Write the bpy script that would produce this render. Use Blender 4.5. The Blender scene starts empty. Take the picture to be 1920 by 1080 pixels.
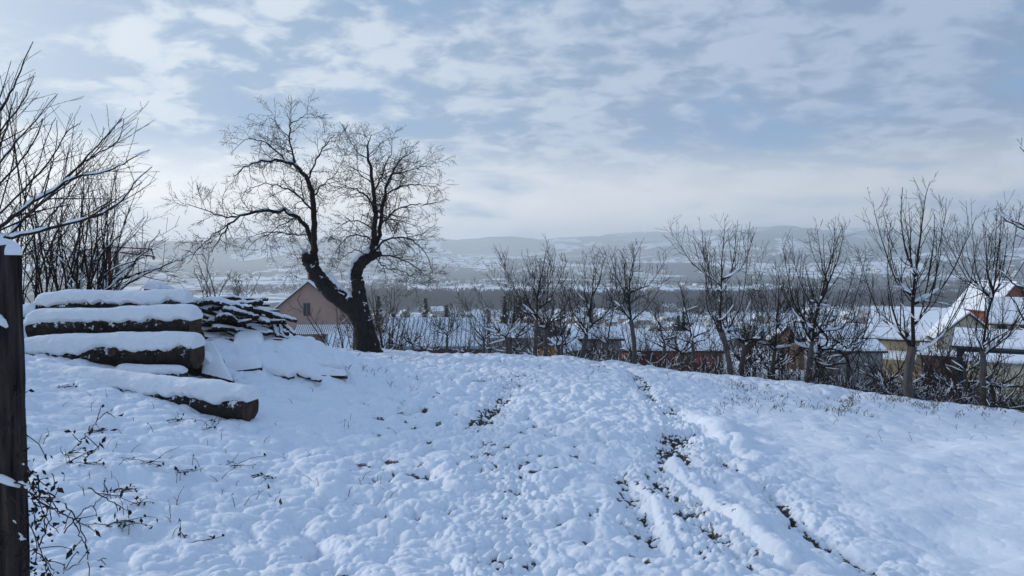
import bpy, math, random
import numpy as np
from mathutils import Vector, Matrix

# ------------------------------------------------------------------ camera, sky, sun, exposure
SC = bpy.context.scene
COL = SC.collection
F = 1400.0                    # focal length in pixels of the 1920 px wide picture
HORIZON = 490.0
EYE = 1.6
PITCH = math.atan((540 - HORIZON) / F)
cam_d = bpy.data.cameras.new('camera')
cam_d.sensor_width = 36.0
cam_d.lens = 36.0 * F / 1920.0
cam_d.clip_start = 0.05
cam_d.clip_end = 40000
cam = bpy.data.objects.new('camera', cam_d)
COL.objects.link(cam)
cam.location = (0, 0, EYE)
cam.rotation_euler = (math.pi / 2 - PITCH, 0, 0)
SC.camera = cam

SUN_EL = math.radians(17)
SUN_AZ = math.radians(-58)     # clockwise from +Y: the sun stands to the left, ahead
w = bpy.data.worlds.new('World'); SC.world = w
w.use_nodes = True
NT = w.node_tree; NT.nodes.clear()
def wn(t, **k):
    n = NT.nodes.new(t)
    for a, b in k.items(): setattr(n, a, b)
    return n
def wl(a, b): NT.links.new(a, b)
def wmath(op, a, b=None, c=None, clamp=False):
    n = wn('ShaderNodeMath', operation=op); n.use_clamp = clamp
    for i, v in enumerate((a, b, c)):
        if v is None: continue
        if isinstance(v, (int, float)): n.inputs[i].default_value = v
        else: wl(v, n.inputs[i])
    return n.outputs[0]
def wrange(v, a, b, c=0.0, d=1.0):
    n = wn('ShaderNodeMapRange', interpolation_type='SMOOTHSTEP')
    wl(v, n.inputs[0])
    for i, q in enumerate((a, b, c, d)): n.inputs[i + 1].default_value = q
    return n.outputs[0]
def wmix(f, a, b):
    n = wn('ShaderNodeMix', data_type='RGBA')
    if isinstance(f, (int, float)): n.inputs[0].default_value = f
    else: wl(f, n.inputs[0])
    for s, v in ((6, a), (7, b)):
        if isinstance(v, tuple): n.inputs[s].default_value = (*v, 1)
        else: wl(v, n.inputs[s])
    return n.outputs[2]
sky = wn('ShaderNodeTexSky', sky_type='NISHITA')
sky.sun_disc = False
sky.sun_elevation = SUN_EL
sky.sun_rotation = SUN_AZ
sky.air_density = 1.0; sky.dust_density = 1.5; sky.ozone_density = 1.0
tc = wn('ShaderNodeTexCoord')
sp = wn('ShaderNodeSeparateXYZ'); wl(tc.outputs['Generated'], sp.inputs[0])
dz = wmath('MAXIMUM', sp.outputs[2], 0.0)
den = wmath('ADD', dz, 0.26)
cx = wmath('DIVIDE', sp.outputs[0], den); cy = wmath('DIVIDE', sp.outputs[1], den)
cb = wn('ShaderNodeCombineXYZ'); wl(cx, cb.inputs[0]); wl(cy, cb.inputs[1])
mp = wn('ShaderNodeMapping'); wl(cb.outputs[0], mp.inputs[0])
mp.inputs['Rotation'].default_value = (0, 0, math.radians(14)); mp.inputs['Scale'].default_value = (1.55, 1.75, 1)
mp.inputs['Location'].default_value = (3.1, 1.7, 0)
def wnoise(scale, detail, rough, dist, vec):
    n = wn('ShaderNodeTexNoise'); wl(vec, n.inputs['Vector'])
    n.inputs['Scale'].default_value = scale; n.inputs['Detail'].default_value = detail
    n.inputs['Roughness'].default_value = rough; n.inputs['Distortion'].default_value = dist
    return n.outputs[0]
n1 = wnoise(0.95, 10, 0.55, 0.3, mp.outputs[0])
n2 = wnoise(3.0, 9, 0.55, 0.2, mp.outputs[0])
n3 = wnoise(0.42, 3, 0.5, 0.0, mp.outputs[0])
cov = wmath('ADD', wmath('MULTIPLY', n1, 0.72), wmath('MULTIPLY', n2, 0.28))
mask = wrange(cov, 0.40, 0.52)
n5 = wnoise(7.0, 6, 0.5, 0.6, mp.outputs[0])
lump = wrange(wmath('ADD', wmath('ADD', wmath('MULTIPLY', n2, 0.42), wmath('MULTIPLY', n1, 0.33)), wmath('MULTIPLY', n5, 0.25)), 0.455, 0.565)
leftness = wrange(sp.outputs[0], 0.5, -0.55)
high = wrange(sp.outputs[2], 0.06, 0.36)
cloud_dark = wmix(leftness, (2.55, 3.85, 5.9), (3.5, 5.3, 7.7))
cloud_lit = wmix(leftness, (5.0, 6.3, 8.5), (9.2, 10.2, 11.2))
cloud = wmix(lump, cloud_dark, cloud_lit)
gap = wmix(0.85, sky.outputs[0], (2.2, 4.4, 7.9))
colr = wmix(mask, gap, cloud)
# low band: pale, cream coloured cloud just above the hills, brightest towards the sun
band = wmath('MULTIPLY', wrange(sp.outputs[2], 0.17, 0.05), wrange(wmath('ADD', n1, wmath('MULTIPLY', leftness, 0.12)), 0.30, 0.52))
creamc = wmix(leftness, (15.5, 14.4, 12.8), (24.0, 22.0, 19.0))
colr = wmix(wmath('MULTIPLY', band, 0.85), colr, creamc)
sg = wn('ShaderNodeVectorMath', operation='DOT_PRODUCT')
wl(tc.outputs['Generated'], sg.inputs[0])
sg.inputs[1].default_value = (math.sin(SUN_AZ) * math.cos(SUN_EL), math.cos(SUN_AZ) * math.cos(SUN_EL), math.sin(SUN_EL))
glow = wmath('MULTIPLY', wrange(sg.outputs['Value'], 0.8, 1.0), 0.5)
colr = wmix(glow, colr, (11.0, 11.3, 11.6))
# clearer and bluer overhead
colr = wmix(wmath('MULTIPLY', wrange(sp.outputs[2], 0.36, 0.75), 0.42), colr, (2.7, 4.9, 9.6))
# below the horizon: snow covered land, in the mean
colr = wmix(wrange(sp.outputs[2], -0.01, -0.06), colr, (3.0, 3.6, 4.6))
bg = wn('ShaderNodeBackground'); wl(colr, bg.inputs[0]); bg.inputs[1].default_value = 0.112
wo = wn('ShaderNodeOutputWorld'); wl(bg.outputs[0], wo.inputs[0])

sun_d = bpy.data.lights.new('sun', 'SUN'); sun_d.energy = 3.6; sun_d.angle = math.radians(10)
sun_d.color = (1.0, 0.95, 0.88)
sun = bpy.data.objects.new('sun', sun_d); COL.objects.link(sun)
sd = Vector((math.sin(SUN_AZ) * math.cos(SUN_EL), math.cos(SUN_AZ) * math.cos(SUN_EL), math.sin(SUN_EL)))
sun.rotation_euler = sd.to_track_quat('Z', 'Y').to_euler()
SC.view_settings.view_transform = 'Standard'
SC.view_settings.look = 'None'
SC.view_settings.exposure = -0.52
SC.view_settings.gamma = 1.0
SC.render.engine = 'CYCLES'
SC.cycles.volume_bounces = 4
SC.cycles.max_bounces = 8
SC.cycles.transparent_max_bounces = 16

# ------------------------------------------------------------------ small helpers
def P(px, py, d):
    """point seen at pixel (px, py) of the 1920x1080 photo, d metres ahead"""
    x = (px - 960) / F; u = (540 - py) / F
    y = math.cos(PITCH) + u * math.sin(PITCH)
    z = -math.sin(PITCH) + u * math.cos(PITCH)
    return np.array((x / y * d, d, EYE + z / y * d))

def tag(o, label=None, cat=None, group=None, kind=None):
    if label: o['label'] = label
    if cat: o['category'] = cat
    if group: o['group'] = group
    if kind: o['kind'] = kind
    return o
def empty(name, loc, rz=0.0):
    o = bpy.data.objects.new(name, None); COL.objects.link(o)
    o.location = tuple(float(v) for v in loc); o.rotation_euler = (0, 0, rz)
    o.empty_display_size = 0.2
    return o
def copy_tree(o, parent=None):
    c = o.copy(); COL.objects.link(c)
    if parent is not None: c.parent = parent
    for ch in list(o.children): copy_tree(ch, c)
    return c

class MB:
    def __init__(s): s.v = []; s.f = []; s.n = 0; s.m = []
    def add(s, verts, faces, mi=0):
        verts = np.asarray(verts, float).reshape(-1, 3)
        s.v.append(verts)
        n = s.n
        for f in faces: s.f.append([i + n for i in f]); s.m.append(mi)
        s.n += len(verts)
    def tube(s, pts, rad, k=6, cap=True, mi=0, squash=None):
        pts = np.asarray(pts, float); N = len(pts)
        rad = np.asarray(rad, float) * np.ones(N)
        t = np.empty_like(pts); t[1:-1] = pts[2:] - pts[:-2]; t[0] = pts[1] - pts[0]; t[-1] = pts[-1] - pts[-2]
        t /= (np.linalg.norm(t, axis=1)[:, None] + 1e-9)
        m = t.mean(axis=0); m /= np.linalg.norm(m) + 1e-9
        ref = np.array((0, 0, 1.0)) if abs(m[2]) < 0.8 else np.array((0.3, 1.0, 0))
        u = np.cross(t, ref); u /= (np.linalg.norm(u, axis=1)[:, None] + 1e-9)
        v = np.cross(u, t)
        a = np.arange(k) * (2 * math.pi / k)
        R = rad[:, None, None]
        ring = pts[:, None, :] + R * (np.cos(a)[None, :, None] * u[:, None, :] + np.sin(a)[None, :, None] * v[:, None, :])
        base = s.n
        s.v.append(ring.reshape(-1, 3)); s.n += N * k
        for i in range(N - 1):
            b0 = base + i * k; b1 = b0 + k
            for j in range(k):
                j2 = (j + 1) % k
                s.f.append((b0 + j, b0 + j2, b1 + j2, b1 + j)); s.m.append(mi)
        if cap and k > 3:
            s.f.append(tuple(base + j for j in range(k))[::-1]); s.m.append(mi)
            s.f.append(tuple(base + (N - 1) * k + j for j in range(k))); s.m.append(mi)
    def box(s, x0, x1, y0, y1, z0, z1, mi=0, M=None):
        v = np.array([(x, y, z) for x in (x0, x1) for y in (y0, y1) for z in (z0, z1)], float)
        if M is not None: v = v @ np.array(M.to_3x3()).T + np.array(M.translation)
        s.add(v, [(0, 1, 3, 2), (4, 6, 7, 5), (0, 4, 5, 1), (2, 3, 7, 6), (0, 2, 6, 4), (1, 5, 7, 3)], mi)
    def build(s, name, mat, parent=None, loc=None, smooth=False):
        me = bpy.data.meshes.new(name)
        v = np.concatenate(s.v) if s.v else np.zeros((0, 3))
        me.vertices.add(len(v)); me.vertices.foreach_set('co', v.ravel().astype(np.float32))
        cnt = np.array([len(f) for f in s.f], np.int32)
        idx = np.concatenate([np.asarray(f, np.int32) for f in s.f]) if s.f else np.zeros(0, np.int32)
        me.loops.add(len(idx)); me.loops.foreach_set('vertex_index', idx)
        me.polygons.add(len(cnt))
        st = np.zeros(len(cnt), np.int32); st[1:] = np.cumsum(cnt)[:-1]
        me.polygons.foreach_set('loop_start', st); me.polygons.foreach_set('loop_total', cnt)
        mats = mat if isinstance(mat, (list, tuple)) else [mat]
        for mm in mats: me.materials.append(mm)
        me.polygons.foreach_set('material_index', np.array(s.m, np.int32))
        me.polygons.foreach_set('use_smooth', np.full(len(cnt), smooth, bool))
        me.update(calc_edges=True); me.validate()
        o = bpy.data.objects.new(name, me); COL.objects.link(o)
        if parent is not None: o.parent = parent
        if loc is not None: o.location = tuple(float(q) for q in loc)
        return o

# ------------------------------------------------------------------ noise in numpy
def h2(ix, iy, s):
    n = (ix.astype(np.int64) * 374761393 + iy.astype(np.int64) * 668265263 + s * 974634777) & 0xffffffff
    n = ((n ^ (n >> 13)) * 1274126177) & 0xffffffff
    n = ((n ^ (n >> 15)) * 2246822519) & 0xffffffff
    return ((n ^ (n >> 16)) & 0xffff) / 65535.0
def vnoise(x, y, s=0):
    ix = np.floor(x); iy = np.floor(y); fx = x - ix; fy = y - iy
    fx = fx * fx * (3 - 2 * fx); fy = fy * fy * (3 - 2 * fy)
    a = h2(ix, iy, s); b = h2(ix + 1, iy, s); c = h2(ix, iy + 1, s); d = h2(ix + 1, iy + 1, s)
    return (a + (b - a) * fx) * (1 - fy) + (c + (d - c) * fx) * fy
def fbm(x, y, s=0, o=4):
    r = 0; a = 0.5; t = 0
    for i in range(o):
        r = r + a * vnoise(x * 2 ** i + 17.3 * i, y * 2 ** i - 9.1 * i, s + i); t += a; a *= 0.5
    return r / t
def domes(x, y, cell, s, rmin=0.55, rmax=1.05):
    """rounded caps of snow over clods: max over the neighbouring cells"""
    gx = x / cell; gy = y / cell
    ix = np.floor(gx); iy = np.floor(gy)
    best = np.zeros_like(x); 
    for dx in (-1, 0, 1):
        for dy in (-1, 0, 1):
            jx = ix + dx; jy = iy + dy
            px = jx + h2(jx, jy, s); py = jy + h2(jx, jy, s + 1)
            R = rmin + (rmax - rmin) * h2(jx, jy, s + 2); A = 0.55 + 0.45 * h2(jx, jy, s + 3)
            d2 = ((gx - px) ** 2 + (gy - py) ** 2) / (R * R)
            best = np.maximum(best, A * np.sqrt(np.clip(1 - d2, 0, 1)))
    return best
def sstep(a, b, x):
    t = np.clip((x - a) / (b - a), 0, 1); return t * t * (3 - 2 * t)

# ------------------------------------------------------------------ the shape of the land
CX = np.array([-60, -20, -8, -3.3, 0, 3.8, 6.9, 8.2, 12, 30]); CY = np.array([14, 15, 16.5, 18.6, 18.4, 16.6, 13.4, 12.0, 9, 2])
PS = np.array([-1e5, -1.5, 0, 1.5, 4, 12, 30, 60, 90, 180, 300, 420, 520, 700, 1e5])
PZ = np.array([0, 0, -.1, -.4, -1.0, -2.8, -5.9, -8.2, -10.3, -20, -33, -44, -49, -51, -51])
PSf = np.concatenate([np.linspace(-3, 60, 200), np.linspace(61, 720, 300)])
_z = np.interp(PSf, PS, PZ); 
PZf = np.array([np.interp(np.linspace(q - (1.2 if q < 20 else 10), q + (1.2 if q < 20 else 10), 15), PS, PZ).mean() for q in PSf])
def hbase(x, y):
    x = np.asarray(x, float); y = np.asarray(y, float)
    crest = np.interp(x, CX, CY)
    s = y - crest
    yy = np.clip(y, -30, 22)
    z = -0.045 * (np.maximum(yy - 3, 0)) - 0.045 * np.clip(np.maximum(x, 0), 0, 12) * sstep(2, 10, y)
    bank = 0.19 * np.log1p(np.exp((-x - 1.2) * 3.0)) / 3.0 * (1 - 0.62 * sstep(9.5, 16, y))
    z = z + np.minimum(bank, 1.1)
    # hump of snow covered timber, running down to the right
    t = np.clip((x + 4.4) / 4.3, 0, 1)
    cyl = 11.3 - 0.25 * t
    hump = 0.50 * (1 - t) ** 0.95 * np.exp(-((y - cyl) / (0.75 + 0.3 * t)) ** 2) * sstep(-6.4, -4.4, x)
    z = z + hump + 0.22 * np.exp(-((x + 3.55) / .8) ** 2 - ((y - 10.0) / .8) ** 2) + 0.20 * np.exp(-((x + 2.75) / .6) ** 2 - ((y - 10.1) / .6) ** 2)
    z = z + np.interp(s, PSf, PZf)
    return z
def hfar(x, y):
    r = np.hypot(x, y); az = np.arctan2(x, np.maximum(y, 1.0))
    t = np.clip((r - 1900) / 4600, 0, 1)
    ridge = np.interp(az, [-0.7, -0.45, -0.3, -0.1, 0.1, 0.25, 0.45, 0.7], [140, 140, 142, 150, 182, 228, 234, 222])
    n = fbm(x / 1500, y / 1500, 71, 5); n2 = fbm(x / 520 + 5, y / 520, 83, 4)
    up = ridge * (t ** 0.95) * (0.70 + 0.6 * n) + 95 * (n2 - 0.5) * sstep(0.0, 0.5, t) + 75 * sstep(0.45, 0.75, n) * sstep(0.02, 0.25, t)
    roll = (fbm(x / 260, y / 260, 91, 3) - 0.5) * 7 * sstep(350, 900, r)
    return up + roll
GSOLVE = lambda px, py: _solve(px, py)
def _solve(px, py, d0=2.0, d1=19.0):
    prev = None
    for d in np.linspace(d0, d1, 500):
        p = P(px, py, d)
        if p[2] < float(hbase(p[0], p[1])): return p
    return P(px, py, d1)
def track(pts): return np.array([_solve(a, b)[:2] for a, b in pts])
RUTS = [   # trodden or driven troughs: path, half width, depth
 (track([(1150, 895), (1172, 930), (1190, 965), (1222, 1017), (1232, 1040), (1245, 1080)]), 0.11, 0.075),
 (track([(1231, 912), (1286, 976), (1340, 1035), (1395, 1083)]), 0.10, 0.055),
 (track([(1440, 926), (1478, 965), (1505, 1008), (1562, 1038), (1625, 1080)]), 0.10, 0.06),
 (track([(1222, 762), (1262, 791), (1268, 820), (1262, 850), (1268, 885), (1262, 905)]), 0.20, 0.065),
 (track([(1190, 708), (1206, 735), (1222, 762)]), 0.16, 0.05),
 (track([(962, 735), (940, 762), (925, 785), (875, 808)]), 0.17, 0.055),
 (track([(700, 985), (760, 988), (830, 985), (885, 958)]), 0.09, 0.03),
 (track([(590, 1025), (650, 1018), (668, 960)]), 0.065, 0.035),
 (track([(1335, 858), (1365, 888)]), 0.07, 0.05),
 (track([(1281, 915), (1312, 948), (1340, 974), (1378, 1018), (1428, 1066), (1450, 1085)]), 0.045, 0.055),
]
RIDGES = [   # smooth bars of snow pushed up between them
 (track([(1195, 915), (1231, 949), (1246, 1004), (1268, 1080)]), 0.085, 0.055),
 (track([(1262, 885), (1292, 915), (1352, 967), (1402, 1013), (1455, 1062), (1480, 1090)]), 0.105, 0.075),
 (track([(1310, 795), (1350, 815), (1385, 850)]), 0.22, 0.085),
 (track([(1350, 905), (1420, 960), (1470, 1010), (1530, 1060), (1560, 1088)]), 0.10, 0.035),
 (track([(1190, 745), (1212, 785), (1222, 830)]), 0.12, 0.05),
 (track([(1180, 870), (1120, 905), (1110, 960)]), 0.14, 0.035)]
WHEEL = [  # broad lanes with finer, lower lumps
 (track([(1195, 740), (1255, 800), (1262, 870), (1250, 930), (1310, 1010), (1370, 1085)]), 0.32),
 (track([(1440, 920), (1500, 1000), (1600, 1080)]), 0.15),
 (track([(985, 715), (935, 770), (905, 830), (930, 900), (950, 980), (940, 1085)]), 0.22)]
def dist_poly(x, y, pl):
    best = np.full(x.shape, 1e9)
    for (ax, ay), (bx, by) in zip(pl[:-1], pl[1:]):
        dx = bx - ax; dy = by - ay; L = dx * dx + dy * dy
        t = np.clip(((x - ax) * dx + (y - ay) * dy) / L, 0, 1)
        best = np.minimum(best, (x - ax - t * dx) ** 2 + (y - ay - t * dy) ** 2)
    return np.sqrt(best)
def hnear(x, y, want_soil=False):
    r = np.hypot(x, y)
    x0, y0 = x, y
    # bend the coordinates a little so that nothing lines up
    wx = x + 0.10 * (vnoise(x * 3, y * 3, 5) - .5); wy = y + 0.10 * (vnoise(x * 3, y * 3, 6) - .5)
    lane = np.zeros_like(x); rut = np.zeros_like(x); cut = np.zeros_like(x)
    jit = 0.10 * (fbm(x * 2.4, y * 2.4, 33, 3) - .5)
    for pl, wd in WHEEL: lane = np.maximum(lane, np.exp(-(dist_poly(x, y, pl) / wd) ** 2))
    for pl, wd, dp in RUTS:
        d = dist_poly(x, y, pl) + jit
        g = np.exp(-(np.maximum(d, 0) / wd) ** 2) * (0.35 + 0.65 * sstep(.3, .6, vnoise(x * 1.7, y * 1.7, int(wd * 1000))))
        rut = np.maximum(rut, g); cut = np.maximum(cut, dp * g)
    rim = np.zeros_like(x)
    for pl, wd, dp in RIDGES:
        d = np.maximum(dist_poly(x, y, pl) + jit * .6, 0)
        rim = np.maximum(rim, 1.55 * dp * np.exp(-(d / (wd * .9)) ** 3.0))
    rut = rut * (1 - np.clip(rim * 9, 0, 1)); cut = cut * (1 - np.clip(rim * 6, 0, .8))
    right = sstep(0.9, 2.3, x - 0.10 * y) * (1 - 0.45 * sstep(9, 12, y))
    left = sstep(-0.9, -2.0, x)
    lum = np.clip(0.95 - 0.80 * right - 0.42 * left * (1 - .5 * sstep(6, 10, y)), 0.09, 1)
    lum = lum * (1 - np.clip(rim * 12, 0, .72))
    big = domes(wx, wy * 0.85, 0.21, 11)
    med = domes(wx, wy * 0.9, 0.115, 21)
    sml = domes(wx, wy, 0.047, 31, 0.5, 0.95)
    z = (fbm(x * 0.9, y * 0.9, 41, 3) - .5) * 0.15 * sstep(1, 3, r)
    z = z + (fbm(x * 2.6, y * 2.6, 47, 2) - .5) * 0.06
    A = 0.108 * (1 - 0.65 * np.maximum(lane, rut)) * lum
    z = z + A * big + (0.054 * lum * (1 - .5 * rut)) * med + (0.014 + 0.044 * np.maximum(lane, rut)) * sml * np.clip(lum * 1.3, 0, 1) * sstep(22, 11, r)
    z = z + rim * (0.8 + 0.3 * big) - 1.6 * cut * (0.6 + 0.4 * (1 - sml))
    if want_soil:
        pit = (1 - np.maximum(big * 0.9, med * 0.95)) * lum
        low = 1 - sml
        pat = fbm(x * 0.7, y * 0.7, 57, 3)
        s1 = sstep(0.19, 0.42, rut * low ** .8 * (0.75 + .5 * (1 - med)) * (.5 + 1.0 * vnoise(x * 4, y * 4, 77)))
        s2 = sstep(0.33, 0.58, pit * (0.45 + pat * 0.85)) * 0.75
        s3 = sstep(0.32, 0.60, lane * low * (0.5 + pat) * (1.25 - .6 * med)) * 0.8
        s3 = s3 * sstep(0.4, 0.8, fbm(x * 2.1, y * 2.1, 63, 2) + .1)
        return z, np.clip(np.maximum(np.maximum(s1, s2), s3), 0, 1)
    return z
def H(x, y):
    """ground height, detail included"""
    x = np.atleast_1d(np.asarray(x, float)); y = np.atleast_1d(np.asarray(y, float))
    return hbase(x, y) + hnear(x, y) * sstep(44, 30, np.hypot(x, y)) + hfar(x, y)
def H1(x, y): return float(H(x, y)[0])

# ------------------------------------------------------------------ materials
def mat(name, base, rough=0.8, var=0.15, scale=8, bump=0.0, bscale=None, dark=None, stretch=None, metallic=0):
    m = bpy.data.materials.new(name); m.use_nodes = True
    t = m.node_tree; b = t.nodes['Principled BSDF']
    tcn = t.nodes.new('ShaderNodeTexCoord'); mpn = t.nodes.new('ShaderNodeMapping')
    t.links.new(tcn.outputs['Object'], mpn.inputs[0])
    if stretch: mpn.inputs['Scale'].default_value = stretch
    n = t.nodes.new('ShaderNodeTexNoise'); n.inputs['Scale'].default_value = scale; n.inputs['Detail'].default_value = 6
    t.links.new(mpn.outputs[0], n.inputs['Vector'])
    cr = t.nodes.new('ShaderNodeValToRGB'); cr.color_ramp.elements[0].position = 0.32; cr.color_ramp.elements[1].position = 0.68
    lo = dark if dark else tuple(c * (1 - var) for c in base); hi = tuple(min(1, c * (1 + var)) for c in base)
    cr.color_ramp.elements[0].color = (*lo, 1); cr.color_ramp.elements[1].color = (*hi, 1)
    t.links.new(n.outputs[0], cr.inputs[0]); t.links.new(cr.outputs[0], b.inputs['Base Color'])
    b.inputs['Roughness'].default_value = rough; b.inputs['Metallic'].default_value = metallic
    b.inputs['Specular IOR Level'].default_value = 0.15
    if bump:
        n2_ = t.nodes.new('ShaderNodeTexNoise'); n2_.inputs['Scale'].default_value = bscale or scale * 2; n2_.inputs['Detail'].default_value = 5
        t.links.new(mpn.outputs[0], n2_.inputs['Vector'])
        bn = t.nodes.new('ShaderNodeBump'); bn.inputs['Strength'].default_value = bump; bn.inputs['Distance'].default_value = 0.02
        t.links.new(n2_.outputs[0], bn.inputs['Height']); t.links.new(bn.outputs[0], b.inputs['Normal'])
    return m
SNOW = (0.80, 0.825, 0.86)
M = {}
M['snow'] = mat('snow', SNOW, 0.75, 0.04, 3, 0.25, 40)
M['snow_lump'] = mat('crusted_snow', SNOW, 0.75, 0.04, 5, 0.8, 30)
M['bark'] = mat('dark_bark', (0.026, 0.022, 0.020), 0.95, 0.4, 14, 0.9, 25, stretch=(1, 1, 0.35))
M['bark_orchard'] = mat('grey_bark', (0.085, 0.075, 0.068), 0.9, 0.35, 18, 0.5, 30, stretch=(1, 1, 0.4))
M['twig'] = mat('twig', (0.024, 0.019, 0.018), 0.85, 0.3, 6)
M['twig_red'] = mat('reddish_twig', (0.042, 0.028, 0.025), 0.85, 0.3, 6)
M['log'] = mat('log_bark', (0.030, 0.024, 0.020), 0.95, 0.5, 9, 1.0, 20)
M['cut'] = mat('cut_wood', (0.055, 0.036, 0.026), 0.9, 0.4, 12, 0.3)
M['post'] = mat('weathered_wood', (0.055, 0.043, 0.038), 0.95, 0.5, 30, 1.0, 60, dark=(0.008, 0.007, 0.007), stretch=(1, 1, 0.09))
M['leaf'] = mat('withered_leaf', (0.028, 0.022, 0.020), 0.9, 0.4, 20)
M['leaf_brown'] = mat('brown_leaf', (0.20, 0.11, 0.05), 0.9, 0.3, 30)
M['straw'] = mat('dry_grass', (0.10, 0.078, 0.05), 0.9, 0.4, 4)
M['pink'] = mat('pink_plaster', (0.30, 0.205, 0.165), 0.9, 0.08, 0.9, 0.2, 8)
M['yellow'] = mat('yellow_plaster', (0.46, 0.36, 0.22), 0.9, 0.08, 0.9)
M['ochre'] = mat('ochre_boards', (0.42, 0.20, 0.055), 0.9, 0.15, 2)
M['sand'] = mat('sand_plaster', (0.40, 0.34, 0.25), 0.9, 0.1, 0.8)
M['dull_brick'] = mat('dull_brick', (0.16, 0.10, 0.085), 0.9, 0.2, 3)
M['cream'] = mat('cream_plaster', (0.50, 0.44, 0.33), 0.9, 0.08, 0.8)
M['white'] = mat('white_plaster', (0.62, 0.60, 0.56), 0.9, 0.08, 0.8)
M['greyw'] = mat('grey_render', (0.20, 0.20, 0.20), 0.9, 0.12, 0.8)
M['brick'] = mat('red_brick', (0.24, 0.085, 0.055), 0.9, 0.2, 3)
M['brownw'] = mat('brown_boards', (0.12, 0.075, 0.05), 0.9, 0.2, 3)
M['tile'] = mat('roof_tile', (0.13, 0.06, 0.045), 0.9, 0.2, 3)
M['darkroof'] = mat('dark_roof', (0.05, 0.048, 0.05), 0.8, 0.2, 3)
M['metal'] = mat('corrugated_metal', (0.24, 0.25, 0.28), 0.6, 0.15, 2)
M['glass'] = mat('window_glass', (0.025, 0.032, 0.04), 0.15, 0.1, 1)
M['frame'] = mat('window_frame', (0.16, 0.12, 0.10), 0.7, 0.1, 5)
M['navy'] = mat('dark_blue_boards', (0.012, 0.018, 0.04), 0.7, 0.2, 2)
M['rust'] = mat('rusty_iron', (0.16, 0.05, 0.035), 0.8, 0.3, 20)
M['steel'] = mat('grey_steel', (0.16, 0.17, 0.18), 0.6, 0.2, 20)
M['conifer'] = mat('conifer_needles', (0.020, 0.032, 0.024), 0.95, 0.4, 1.5)
M['wood'] = mat('leafless_wood', (0.055, 0.05, 0.05), 0.95, 0.35, 0.02)
M['wood_village'] = mat('leafless_crowns', (0.06, 0.05, 0.045), 0.95, 0.35, 0.3)

def dust(m, lo, hi, scale, face_up=0.0):
    """snow caught in the rough surface"""
    t = m.node_tree; b = t.nodes['Principled BSDF']; src = b.inputs['Base Color'].links[0].from_socket
    tcn = t.nodes.new('ShaderNodeTexCoord'); n = t.nodes.new('ShaderNodeTexNoise'); n.inputs['Scale'].default_value = scale; n.inputs['Detail'].default_value = 8; n.inputs['Roughness'].default_value = .7
    t.links.new(tcn.outputs['Object'], n.inputs['Vector'])
    g = t.nodes.new('ShaderNodeNewGeometry'); sx = t.nodes.new('ShaderNodeSeparateXYZ'); t.links.new(g.outputs['Normal'], sx.inputs[0])
    ma = t.nodes.new('ShaderNodeMath'); ma.operation = 'MULTIPLY_ADD'; t.links.new(sx.outputs[2], ma.inputs[0]); ma.inputs[1].default_value = face_up; t.links.new(n.outputs[0], ma.inputs[2])
    mr = t.nodes.new('ShaderNodeMapRange'); t.links.new(ma.outputs[0], mr.inputs[0]); mr.inputs[1].default_value = lo; mr.inputs[2].default_value = hi
    mx = t.nodes.new('ShaderNodeMix'); mx.data_type = 'RGBA'; t.links.new(mr.outputs[0], mx.inputs[0]); t.links.new(src, mx.inputs[6]); mx.inputs[7].default_value = (*SNOW, 1)
    t.links.new(mx.outputs[2], b.inputs['Base Color'])
dust(M['log'], .60, .66, 16, .16)
dust(M['bark'], .66, .72, 7, .10)
dust(M['post'], .72, .76, 14, .1)
for _m in ('log', 'bark', 'post'):
    for _n in M[_m].node_tree.nodes:
        if _n.type == 'BUMP': _n.inputs['Distance'].default_value = 0.05
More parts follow.
